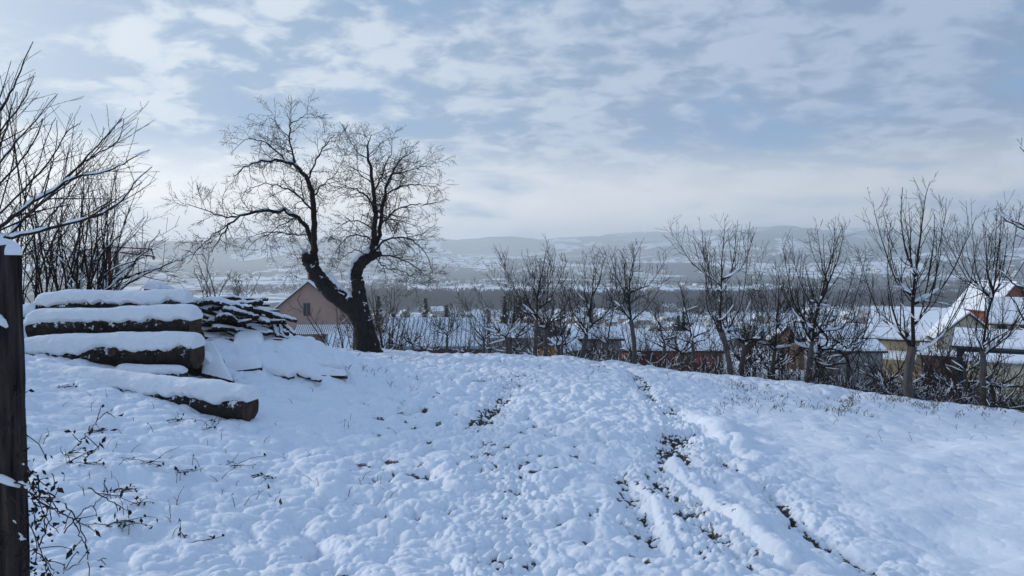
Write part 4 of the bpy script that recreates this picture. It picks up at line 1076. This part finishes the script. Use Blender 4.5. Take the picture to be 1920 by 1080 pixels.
# flattened weeds with dark leaves in the snow on the left bank
def weed_clump(px, py, seed, n, lab, s=1.0):
    g = _solve(px, py); R = np.random.RandomState(seed); z = H1(g[0], g[1]); root = empty('withered_weed', (g[0], g[1], z)); st = MB(); lf = MB()
    for i in range(n):
        a = R.uniform(-.5, .5) + (0 if R.rand() < .7 else 3.1); L = R.uniform(.10, .26) * s; e = R.uniform(.05, .7)
        pts = [np.array((R.normal(0, .03), R.normal(0, .03), 0))]; dd = np.array((math.cos(a), math.sin(a) * .4, e))
        for k in range(4): dd = dd + R.normal(0, .25, 3) - np.array((0, 0, .15)); pts.append(pts[-1] + dd / np.linalg.norm(dd) * L / 4); 
        for k in range(1, 5): pts[k][2] = max(pts[k][2], .008)
        st.tube(pts, [.0022, .002, .0018, .0015, .001], 4)
        for k in range(R.randint(1, 4)):
            c = pts[R.randint(1, 5)]; u = R.normal(0, 1, 3); u /= np.linalg.norm(u); v_ = np.cross(u, R.normal(0, 1, 3)); v_ /= np.linalg.norm(v_); l = R.uniform(.008, .02)
            lf.add([c, c + u * l + v_ * l * .6, c + u * l * 2, c + u * l - v_ * l * .6, c + u * l + np.cross(u, v_) * l * .4], [(0, 1, 4), (1, 2, 4), (2, 3, 4), (3, 0, 4)])
    st.build('stems', M['twig_red'], root); lf.build('leaves', M['leaf'], root)
    tag(root, lab, 'weed', 'withered weeds on the left bank')
for i, (px, py, n, s, lab) in enumerate([(172, 812, 5, 1.0, 'withered weed with a long spray pointing up right, below the fallen log'), (130, 868, 7, 1.0, 'withered weed just right of the upper bramble spray'), (165, 900, 6, .9, 'dark withered weed right of the post, above the bramble arch'),
    (270, 898, 6, 1.0, 'withered weed flat on the snow, left of the bent pale grass'), (345, 908, 4, .9, 'small dark sprig lying in the snow below the bent grass'), (225, 945, 6, 1.0, 'withered weed beside the tip of the straight bramble shoot'), (255, 985, 5, .9, 'dark weed in a snow hollow left of centre in the bank'),
    (215, 1018, 8, 1.1, 'flattened grassy weed near the bottom edge'), (475, 905, 6, 1.0, 'flattened pale grass tuft partly under snow, right on the bank'), (365, 1045, 4, .8, 'small broken twig stub at the bottom of the bank'), (430, 880, 6, 1.2, 'bent pale grass arching over the snow'), (385, 815, 6, 1.2, 'upright dry grass tuft below the bare log end'), (310, 800, 4, 1.3, 'tall thin dry stem left of the bare log end'), (115, 735, 5, 1.0, 'weed beside the left end of the fallen log'), (960, 690, 5, 1.0, 'small weed on the crest near the fork tree')]):
    weed_clump(px, py, 60 + i, n, lab, s * .78)
# one brown leaf
g = _solve(526, 975); z = H1(g[0], g[1]); root = empty('dry_leaf', (g[0], g[1], z)); a = MB()
a.tube([(0, 0, -.01), (-.004, 0, .03), (.002, 0, .065)], [.0012, .001, .001], 5); a.build('stem', M['leaf_brown'], root)
a = MB(); a.add([(.002, 0, .066), (-.010, -.004, .045), (.001, .006, .018), (.014, -.004, .030), (.004, .008, .04)], [(0, 1, 4), (1, 2, 4), (2, 3, 4), (3, 0, 4)]); a.build('blade', M['leaf_brown'], root)
tag(root, 'single curled brown leaf on a stalk standing in the snow', 'leaf')

# rotary clothes dryer behind the shrub
def dryer():
    d = 12.5; b = P(206, 600, d); root = empty('clothes_dryer', (b[0], d, H1(b[0], d))); o = np.array(root.location)
    for px, py0, m_, nm in ((205, 461, 'rust', 'post'), (219, 470, 'steel', 'post')):
        t_ = P(px, py0, d) - o; mb = MB(); mb.tube([(t_[0], 0, 0), (t_[0], 0, t_[2])], [.028, .026], 10); ob = mb.build(nm, M[m_], root); 
    for pp in ([(150, 470), (205, 463), (284, 467)], [(160, 482), (218, 472), (288, 481)], [(150, 470), (160, 482)], [(284, 467), (288, 481)]):
        mb = MB(); pts = [P(a, c, d + (.25 if i % 2 else -.2)) - o for i, (a, c) in enumerate(pp)]; mb.tube(pts, .011, 6); mb.build('rail', M['rust'], root)
    for k in range(4):
        mb = MB(); a = P(160 + k * 3, 470 + k * 3, d) - o; c = P(284 - k * 2, 469 + k * 3, d) - o; mid = (a + c) / 2; mid[2] -= .03; mb.tube([a, mid, c], .004, 4); mb.build('line', M['steel'], root)
    mb = MB(); c = P(288, 483, d) - o; mb.tube([c + np.array((0, 0, .04)), c, c - np.array((0, 0, .04))], [.01, .03, .01], 8); mb.build('knob', M['steel'], root)
    tag(root, 'rusty clothes dryer frame on two posts behind the arching shrub', 'clothes dryer')
dryer()

# ------------------------------------------------------------------ houses
def house(name, loc, rot, L, W, hw, hr, wall, roof='tile', snow=True, wins=(), chimneys=(), over=.45, label=None, group=None, cat='house', snow_t=.18, ribs=0, simple=False):
    """ridge along local x; gables at +-L/2; wins: (side, u, z, w, h) side in f b l r"""
    root = empty(name, loc, rot); mb = MB(); x, y = L / 2, W / 2; z0 = -3.0
    v = [(-x, -y, z0), (x, -y, z0), (x, y, z0), (-x, y, z0), (-x, -y, hw), (x, -y, hw), (x, y, hw), (-x, y, hw), (-x, 0, hw + hr), (x, 0, hw + hr)]
    mb.add(v, [(0, 1, 5, 4), (2, 3, 7, 6), (1, 2, 6, 9, 5), (3, 0, 4, 8, 7), (4, 5, 9, 8), (6, 7, 8, 9)])
    mb.build('wall', M[wall], root)
    sl = hr / y; rf = MB(); sn = MB(); xo = x + over; yo = y + over
    def slab(b, s, t0, t1, xo, yo):
        za = hw + hr; zb = hw + hr - sl * yo
        v = [(-xo, 0, za + t0), (xo, 0, za + t0), (xo, s * yo, zb + t0), (-xo, s * yo, zb + t0), (-xo, 0, za + t1), (xo, 0, za + t1), (xo, s * yo, zb + t1), (-xo, s * yo, zb + t1)]
        b.add(v, [(0, 1, 2, 3), (7, 6, 5, 4), (0, 4, 5, 1), (1, 5, 6, 2), (2, 6, 7, 3), (3, 7, 4, 0)])
    for s in (-1, 1): slab(rf, s, .02, .17, xo, yo); slab(sn, s, .173, .173 + snow_t, xo - .08, yo - .06)
    ro = rf.build('roof', M[roof], root)
    if snow:
        sn.build('snow_layer', M['snow'], ro)
    if ribs:
        rb = MB(); n = int(2 * xo / ribs)
        for i in range(n + 1):
            xx = -xo + i * 2 * xo / n
            for s in (-1, 1):
                za = hw + hr + .17; zb = hw + hr - sl * yo + .17; t = snow_t + .035; hw_ = ribs * .085
                rb.add([(xx - hw_, 0, za), (xx + hw_, 0, za), (xx + hw_, s * yo, zb), (xx - hw_, s * yo, zb), (xx - hw_, 0, za + t), (xx + hw_, 0, za + t), (xx + hw_, s * yo, zb + t), (xx - hw_, s * yo, zb + t)], [(4, 5, 6, 7), (0, 4, 7, 3), (1, 2, 6, 5), (3, 7, 6, 2)])
        rb.build('ribs', M['metal'], ro)
    for cx_, cy_, ch in chimneys:
        c = MB(); zt = hw + hr - abs(cy_) * sl; c.box(cx_ - .3, cx_ + .3, cy_ - .3, cy_ + .3, zt - .3, zt + ch); c.box(cx_ - .38, cx_ + .38, cy_ - .38, cy_ + .38, zt + ch + .002, zt + ch + .12); c.build('chimney', M['brick'], ro)
    for sd__, u, z, ww, wh in wins:
        f = MB(); g = MB(); e = .07
        def bx(b, a0, a1, c0, c1, t0, t1):
            if sd__ == 'f': b.box(u + a0, u + a1, -y - t1, -y - t0, z + c0, z + c1)
            if sd__ == 'b': b.box(u + a0, u + a1, y + t0, y + t1, z + c0, z + c1)
            if sd__ == 'r': b.box(x + t0, x + t1, u + a0, u + a1, z + c0, z + c1)
            if sd__ == 'l': b.box(-x - t1, -x - t0, u + a0, u + a1, z + c0, z + c1)
        for q in ((-ww / 2, -ww / 2 + e, -wh / 2, wh / 2), (ww / 2 - e, ww / 2, -wh / 2, wh / 2), (-ww / 2 + e, ww / 2 - e, -wh / 2, -wh / 2 + e), (-ww / 2 + e, ww / 2 - e, wh / 2 - e, wh / 2), (-e / 2, e / 2, -wh / 2 + e, wh / 2 - e)): bx(f, *q, .0, .06)
        bx(g, -ww / 2 + .01, ww / 2 - .01, -wh / 2 + .01, wh / 2 - .01, .0, .03)
        fo = f.build('window', M['frame'], root); g.build('pane', M['glass'], fo)
    if label: tag(root, label, cat, group)
    return root
HP = math.pi / 2
# pink house, its gable towards us
g = P(577, 612, 97)
ph = house('pink_house', (g[0], 97 + 5.5, g[2] - 1.2), HP + .03, 11, 8.1, 3.55, 3.35, 'pink', 'darkroof', wins=(('l', .25, 3.4, .95, 1.75), ('l', -1.8, .2, 1.4, .8)), chimneys=((-4.4, .0, 1.0), (3.2, -1.9, 1.2)), label='pink plastered gable house with one dark attic window, behind the old tree', over=.5)
# lean-to roof on the front of the pink house
r_ = MB(); s_ = MB(); n = 40
z1, z0 = 1.35, .35
y0_, y1_ = -8.6, 1.6                   # along the gable (local y), seen left to right reversed
for i in range(n):
    a = y0_ + (y1_ - y0_) * i / n; b = a + (y1_ - y0_) / n * .62
    s_.add([(-5.55, a, z1 + .10), (-5.55, b, z1 + .10), (-7.4, b, z0 + .10), (-7.4, a, z0 + .10), (-5.55, a, z1), (-5.55, b, z1), (-7.4, b, z0), (-7.4, a, z0)], [(0, 1, 2, 3), (4, 7, 6, 5), (0, 4, 5, 1), (1, 5, 6, 2), (2, 6, 7, 3), (3, 7, 4, 0)])
r_.add([(-5.52, y0_, z1 - .003), (-5.52, y1_, z1 - .003), (-7.42, y1_, z0 - .003), (-7.42, y0_, z0 - .003), (-5.52, y0_, z1 - .08), (-5.52, y1_, z1 - .08), (-7.42, y1_, z0 - .08), (-7.42, y0_, z0 - .08)], [(0, 1, 2, 3), (4, 7, 6, 5), (0, 4, 5, 1), (1, 5, 6, 2), (2, 6, 7, 3), (3, 7, 4, 0)])
lo = r_.build('porch_roof', M['tile'], ph); s_.build('snow_layer', M['snow'], lo)
for yy in (y0_ + .2, -4, 1.2):
    q = MB(); q.box(-7.3, -7.15, yy, yy + .15, -3, z0 - .1); q.build('porch_post', M['brownw'], ph)
# annex wall at the right of the pink house
q = MB(); q.box(-5.4, 2, -8.3, -4.06, -3, 1.25); q.build('annex_wall', M['pink'], ph)
# long ribbed roof
d = 50; cpx = 815; g = P(cpx, 658, d)
house('long_barn', (g[0], d + 2.6, g[2] - 2.0), .015, 6.5, 5.0, 2.3, 1.55, 'brownw', 'metal', snow_t=.05, ribs=.30, label='long low barn with ribbed snowy metal roof, behind the crest right of the old tree', cat='barn', over=.3)
d = 46; g = P(665, 662, d)
house('low_shed', (g[0], d + 1.4, g[2] - 1.3), .04, 3.6, 2.6, 1.4, .75, 'brownw', 'metal', snow_t=.05, ribs=.27, label='low shed with ribbed snowy roof directly left of the old tree', cat='shed', over=.2)
# picket fence with snow on the tips
mb = MB(); sb = MB(); d = 52; root = empty('picket_fence', P(650, 640, d)); o = np.array(root.location)
for i in range(44):
    px = 590 + i * 2.75; a = P(px, 646 + (i % 3), d) - o; t_ = P(px - 1.0, 626 - i * .05, d) - o
    mb.add([a + np.array((-.03, 0, -.6)), a + np.array((.03, 0, -.6)), t_ + np.array((.03, 0, 0)), t_ + np.array((-.03, 0, 0)), a + np.array((-.03, .03, -.6)), a + np.array((.03, .03, -.6)), t_ + np.array((.03, .03, 0)), t_ + np.array((-.03, .03, 0))], [(0, 1, 2, 3), (7, 6, 5, 4), (0, 3, 7, 4), (1, 5, 6, 2), (3, 2, 6, 7)])
    sb.tube([t_ + np.array((0, .015, 0)), t_ + np.array((0, .015, .05)), t_ + np.array((0, .015, .09))], [.035, .045, .015], 6)
mb.build('pickets', M['brownw'], root); sb.build('snow_layer', M['snow'], root)
tag(root, 'dark picket fence with snow tipped slats below the pink house', 'fence')
# ochre shed, grey hut, brick barn
d = 60; g = P(1050, 682, d); house('ochre_shed', (g[0], d, g[2]), .9, 3.2, 2.3, 1.1, .9, 'ochre', 'darkroof', label='small ochre shed with steep dark snowy roof behind the orchard', cat='shed', over=.25, snow_t=.08)
d = 62; g = P(1120, 676, d); house('grey_hut', (g[0], d + 2, g[2]), .05, 4.0, 3.0, 1.7, .7, 'greyw', 'darkroof', label='small grey hut right of the ochre shed', cat='shed', over=.25, snow_t=.1)
d = 66; g = P(1268, 692, d); house('brick_barn', (g[0], d + 3.5, g[2]), -.02, 8.6, 5.5, 1.55, 1.15, 'brick', 'darkroof', label='red brick barn under a broad snowy roof behind the orchard', cat='barn', over=.4, wins=(('f', -2, .9, .8, .7), ('f', 1.5, .9, .8, .7)))
d = 70; g = P(950, 668, d); house('white_shed', (g[0], d + 3, g[2]), .1, 4.5, 3.5, 1.6, .9, 'greyw', 'metal', label='low grey shed immediately right of the long ribbed barn', cat='shed', over=.3)
# long low sheds at the right
d = 62; g = P(1600, 690, d); house('low_shed', (g[0], d + 2, g[2] + .3), .02, 5.4, 3.0, 1.0, .55, 'greyw', 'darkroof', label='long low shed with flat snowy roof left of the yellow house', cat='shed', over=.3)
d = 90; g = P(1590, 662, d); house('long_barn', (g[0], d + 3, g[2]), .03, 12, 5.0, 1.7, 1.2, 'brownw', 'darkroof', label='dark long barn with snowy roof behind the low shed, left of the yellow house', cat='barn', over=.3)
# yellow house
d = 74; g = P(1762, 694, d)
yh = house('yellow_house', (g[0] - .2, d + 4, g[2]), -.60, 7.8, 7.6, 3.1, 2.6, 'yellow', 'darkroof', wins=(('f', -3.1, 1.3, .9, .9), ('f', 1.4, 1.2, .9, 1.2), ('f', 2.8, 1.2, .9, 1.2)), label='yellow house with large snowy roof behind the thick trunked fruit tree', over=.55)
q = MB(); q.add([(-3.9, -3.803, 1.55), (.6, -3.803, 1.55), (.6, -5.9, 1.05), (-3.9, -5.9, 1.05), (-3.9, -3.803, 1.75), (.6, -3.803, 1.75), (.6, -5.9, 1.25), (-3.9, -5.9, 1.25)], [(4, 5, 6, 7), (0, 3, 2, 1), (0, 4, 7, 3), (1, 2, 6, 5), (3, 7, 6, 2)]); q.build('porch_roof', M['snow'], yh)
q = MB(); q.box(1.2, 4.6, -7.2, -3.83, -3, 1.9); q.build('porch', M['brownw'], yh)
q = MB(); q.add([(.8, -3.81, 2.7), (5.0, -3.81, 2.7), (5.0, -8, 1.95), (.8, -8, 1.95), (.8, -3.81, 2.9), (5.0, -3.81, 2.9), (5.0, -8, 2.15), (.8, -8, 2.15)], [(4, 5, 6, 7), (0, 3, 2, 1), (0, 4, 7, 3), (1, 2, 6, 5), (3, 7, 6, 2)]); q.build('porch_snow', M['snow'], yh)
d = 70; g = P(1832, 690, d)
house('grey_gable_house', (g[0] + .3, d + 3.5, g[2]), HP - .3, 6.5, 5.0, 2.8, 2.2, 'cream', 'darkroof', wins=(('l', .8, 3.2, .6, .7), ('l', -.6, 3.2, .6, .7), ('l', 1.2, 1.2, .8, .9)), label='pale gabled wing adjoining the yellow house on its right', over=.4)
# dark blue barn and low white wall building
d = 58; g = P(1900, 705, d); house('dark_barn', (g[0] + 1.2, d + 3.5, g[2] - .1), -.62, 5.8, 4.5, 2.1, 1.0, 'navy', 'darkroof', label='dark blue open barn with snowy roof at the right edge', cat='barn', over=.4)
d = 48; g = P(1880, 716, d); house('low_annex', (g[0] + .5, d + 1, g[2] - .1), -.5, 3.6, 2.4, 1.25, .25, 'cream', 'greyw', label='low cream walled annex with flat snowy roof, lowest at the right edge', cat='shed', over=.3, snow_t=.14)
# right-edge house
d = 82; g = P(1925, 660, d); house('white_house', (g[0] + 2.6, d + 4, g[2]), -.55, 7.0, 6.0, 3.1, 2.4, 'cream', 'tile', wins=(('f', -2.4, 2.3, 1.0, 1.0), ('f', -.2, 2.3, 1.0, 1.0), ('f', -2.4, .6, 1.0, 1.0)), label='cream house with snowy roof at the right edge above the dark barn', over=.5)
d = 96; g = P(1892, 640, d); house('brick_house', (g[0] + .6, d + 4, g[2]), HP, 8, 5.5, 4.2, 3.2, 'brick', 'tile', wins=(('l', .0, 4.3, .9, 1.1), ('l', 0, 2, 1.4, 1.2)), label='tall narrow red brick gabled house behind the cream one at the right edge', over=.5)

# ---- the village in the valley
kinds = []
specs = [(11, 8.5, 4.8, 3.4, 'white'), (10, 8, 3.6, 3.2, 'cream'), (12, 9, 5.2, 3.8, 'sand'), (9, 8, 4.2, 3.6, 'brownw'), (13, 8, 3.2, 2.8, 'greyw'), (10, 9, 4.4, 3.6, 'dull_brick'), (14, 10, 4.5, 3.4, 'pink'), (8, 6, 2.6, 2.2, 'brownw')]
for i, (L_, W_, a, b, m_) in enumerate(specs):
    kinds.append(house('village_house', (0, 0, 0), 0, L_, W_, a, b, m_, 'tile' if i % 2 else 'darkroof', over=.6, snow_t=.3,
        wins=tuple(('f', u, a * .55, 1.2, 1.4) for u in (-L_ * .3, 0, L_ * .3)) + (('l', 0, a + .4, 1.1, 1.2), ('r', 0, a + .4, 1.1, 1.2)), chimneys=((L_ * .2, .8, 1.2),) if i % 3 else ()))
colname = ['white', 'cream', 'sand', 'brown', 'grey', 'dull brick', 'pink', 'small brown']
R = random.Random(21); placed = []; usedk = set(); cnt = 0; tries = 0
def place_house(X, Y, k, group, lab, sc=1.0):
    o = kinds[k] if k not in usedk else copy_tree(kinds[k]); usedk.add(k)
    o.location = (X, Y, H1(X, Y) + .1); o.rotation_euler = (0, 0, R.choice((0, HP)) + R.gauss(.25, .35)); o.scale = (sc, sc, sc * R.uniform(.9, 1.05))
    tag(o, lab, 'house', group)
while cnt < 285 and tries < 20000:
    tries += 1
    Y = R.uniform(350, 790) if R.random() < .95 else R.uniform(200, 350); px = (R.uniform(560, 2000) if R.random() < .35 else R.uniform(980, 1900)) if Y > 330 else R.uniform(900, 2040)
    X = (px - 960) / F * Y
    if Y < 230 and R.random() < .5: continue
    if Y > 690 and 1150 < px < 1450: continue
    if any((X - a) ** 2 + (Y - b) ** 2 < (13.5 if Y < 500 else 14.5) ** 2 for a, b in placed): continue
    placed.append((X, Y)); k = R.randrange(8); cnt += 1
    dist = 'near the foot of the hill' if Y < 330 else ('in the middle of the valley village' if Y < 560 else 'at the far side of the valley village')
    place_house(X, Y, k, 'village houses %s' % dist, 'snow roofed %s walled house %s' % (colname[k], dist))
# beyond the wood: the bright far settlement
cnt = 0; far = []
while cnt < 60:
    Y = R.uniform(1150, 1500); px = R.uniform(560, 1940); X = (px - 960) / F * Y
    if any((X - a) ** 2 + (Y - b) ** 2 < 26 ** 2 for a, b in far): continue
    far.append((X, Y)); cnt += 1; k = R.choice((0, 1, 4, 6)); place_house(X, Y, k, 'far houses beyond the wood', 'tiny snow roofed house beyond the dark wood', 1.15)
mb = MB(); nn = 0; RR_ = np.random.RandomState(9)
while nn < 900:
    Y = RR_.uniform(1500, 3600) if RR_.rand() < .75 else RR_.uniform(3000, 5200); px = RR_.uniform(330, 2000); X = (px - 960) / F * Y
    if float(fbm(np.array(X / 420), np.array(Y / 420), 19, 3)) < .5: continue
    z = H1(X, Y); a = RR_.uniform(0, 3.14); L_, W_ = RR_.uniform(9, 16), RR_.uniform(7, 11); hw_, hr_ = RR_.uniform(3.5, 6), RR_.uniform(2.5, 4); c, s = math.cos(a), math.sin(a)
    v = [(-L_ / 2, -W_ / 2, -3), (L_ / 2, -W_ / 2, -3), (L_ / 2, W_ / 2, -3), (-L_ / 2, W_ / 2, -3), (-L_ / 2, -W_ / 2, hw_), (L_ / 2, -W_ / 2, hw_), (L_ / 2, W_ / 2, hw_), (-L_ / 2, W_ / 2, hw_), (-L_ / 2, 0, hw_ + hr_), (L_ / 2, 0, hw_ + hr_)]
    v = [(X + q[0] * c - q[1] * s, Y + q[0] * s + q[1] * c, z + q[2]) for q in v]
    n0 = mb.n; mb.add(v, [(0, 1, 5, 4), (2, 3, 7, 6), (1, 2, 6, 9, 5), (3, 0, 4, 8, 7)], 0 if RR_.rand() < .6 else 1)
    for f in ((4, 5, 9, 8), (6, 7, 8, 9)): mb.f.append([q + n0 for q in f]); mb.m.append(2)
    nn += 1
tag(mb.build('distant_houses', [M['cream'], M['brownw'], M['snow']]), 'scatter of tiny snow roofed houses on the far valley side and hills', 'houses', kind='stuff')

# ---- village trees: two bare kinds and a conifer, copied
def crown_mesh(kind, seed):
    R = np.random.RandomState(seed); T = Tree(seed); root = empty('conifer' if kind == 'c' else 'bare_tree', (0, 0, 0))
    if kind == 'c':
        t = MB(); t.tube([(0, 0, -1), (0, 0, 3), (0, 0, 9.5)], [.25, .2, .04], 6); t.build('trunk', M['bark'], root)
        c = MB()
        for i in range(420):
            z = 1 + 8.8 * R.rand() ** .9; r = (10 - z) * .26 * R.uniform(.5, 1.1); a = R.uniform(0, 6.28); p = np.array((r * math.cos(a), r * math.sin(a), z)); o_ = np.array((math.cos(a), math.sin(a), -.45)); s = np.array((-math.sin(a), math.cos(a), 0)); l = R.uniform(.4, .9)
            c.add([p - o_ * l + s * l * .1, p + s * l * .35, p + o_ * l * .8, p - s * l * .35], [(0, 1, 2, 3)], 1 if R.rand() < .14 else 0)
        c.build('crown', [M['conifer'], M['snow']], root)
    else:
        T.line([(0, 0, -1), (.1, 0, 1.5), (0, 0, 3)], .22, .16, 0, 3)
        for i in range(9):
            a = i * .7 + R.uniform(-.2, .2); p, r = T.branch((0, 0, 2 + R.uniform(0, 1)), (math.cos(a) * .7, math.sin(a) * .7, 1), R.uniform(3, 5.5), .10, .03, .6, .12, .05, 1)
            for p2, r2 in T.side(p, r, .5, (25, 55), (1, 2.6), .6, .4, .1, .08, 2, .2): T.side(p2, r2, .4, (25, 60), (.4, 1.1), .8, .35, .1, .05, 3)
        T.mesh(root, (M['bark'], M['wood_village']), snow=.12, snow_min=.05, snow_h=4, minr=.030)
    return root
tk = [crown_mesh('b', 1), crown_mesh('b', 2), crown_mesh('b', 4), crown_mesh('c', 3)]
first = set()
for i in range(400):
    Y = R.uniform(330, 820) if R.random() < .6 else R.uniform(75, 330); px = R.uniform(520, 2040); X = (px - 960) / F * Y
    if Y < 110 and not (px > 1150): Y += 60; X = (px - 960) / F * Y
    if any((X - a) ** 2 + (Y - b) ** 2 < 9 ** 2 for a, b in placed): continue
    k = 3 if R.random() < .28 else R.randrange(3)
    o = tk[k] if k not in first else copy_tree(tk[k]); first.add(k)
    s = R.uniform(.55, 1.05) * (.6 if Y < 130 else 1); o.location = (X, Y, H1(X, Y)); o.scale = (s, s, s * R.uniform(.85, 1.15)); o.rotation_euler = (0, 0, R.uniform(0, 6.28))
    if k == 3: tag(o, 'dark conifer standing among the village houses', 'tree', 'conifers among the village houses')
    else: tag(o, 'bare brown tree standing among the village houses', 'tree', 'bare trees among the village houses')

# ---- the wood beyond the village, read as one mass; more woods behind
def wood(name, areas, n, lab, seed, hh=(11, 17)):
    R = np.random.RandomState(seed); V = []; Fc = []; c = 0
    for (pa, pb, ya, yb, wt) in areas:
        for i in range(int(n * wt)):
            Y = R.uniform(ya, yb); px = R.uniform(pa, pb); X = (px - 960) / F * Y
            if vnoise(np.array(X / 60), np.array(Y / 60), seed) < .16: continue
            z = float((hbase(X, Y) + hfar(np.array(X), np.array(Y)))); h = R.uniform(*hh); w_ = h * .3
            for k in range(20):
                zz = z + h * (R.rand() ** .8) * .85; lim = w_ * math.sqrt(max(0.05, 1 - ((zz - z) / h - .5) ** 2 * 3)); x0 = X + R.uniform(-1, 1) * lim; y0 = Y + R.uniform(-1, 1) * lim; s = h * R.uniform(.10, .22)
                V += [(x0 - s * .35, y0, zz), (x0 + s * .35, y0 + R.normal(0, .8), zz + R.normal(0, .3)), (x0 + R.normal(0, .4), y0, zz + s)]; Fc.append((c, c + 1, c + 2)); c += 3
    mb = MB(); mb.add(V, Fc); tag(mb.build(name, M['wood']), lab, 'wood', kind='stuff')
wood('wood', [(640, 1180, 800, 1010, 1.0), (1180, 1500, 800, 1060, .9), (1500, 2050, 860, 1060, .6)], 1500, 'dark leafless wood beyond the village houses', 5)
wood('wood', [(380, 760, 1150, 1400, .4), (700, 1960, 1530, 1800, 1.2), (1450, 2000, 1150, 1350, .6)], 900, 'thin leafless woods between the far houses', 6, (9, 14))

# ------------------------------------------------------------------ haze in the valley
hz = MB(); hz.box(-9600, 9600, -9500, 9600, -120, 400)
vm = bpy.data.materials.new('haze'); vm.use_nodes = True; t = vm.node_tree; t.nodes.clear()
pv = t.nodes.new('ShaderNodeVolumePrincipled'); om = t.nodes.new('ShaderNodeOutputMaterial'); t.links.new(pv.outputs[0], om.inputs['Volume'])
pv.inputs['Color'].default_value = (0.93, 0.98, 1.0, 1); pv.inputs['Density'].default_value = 0.00027; pv.inputs['Anisotropy'].default_value = 0.38
tag(hz.build('haze', vm), 'pale winter haze filling the valley', 'haze', kind='stuff')
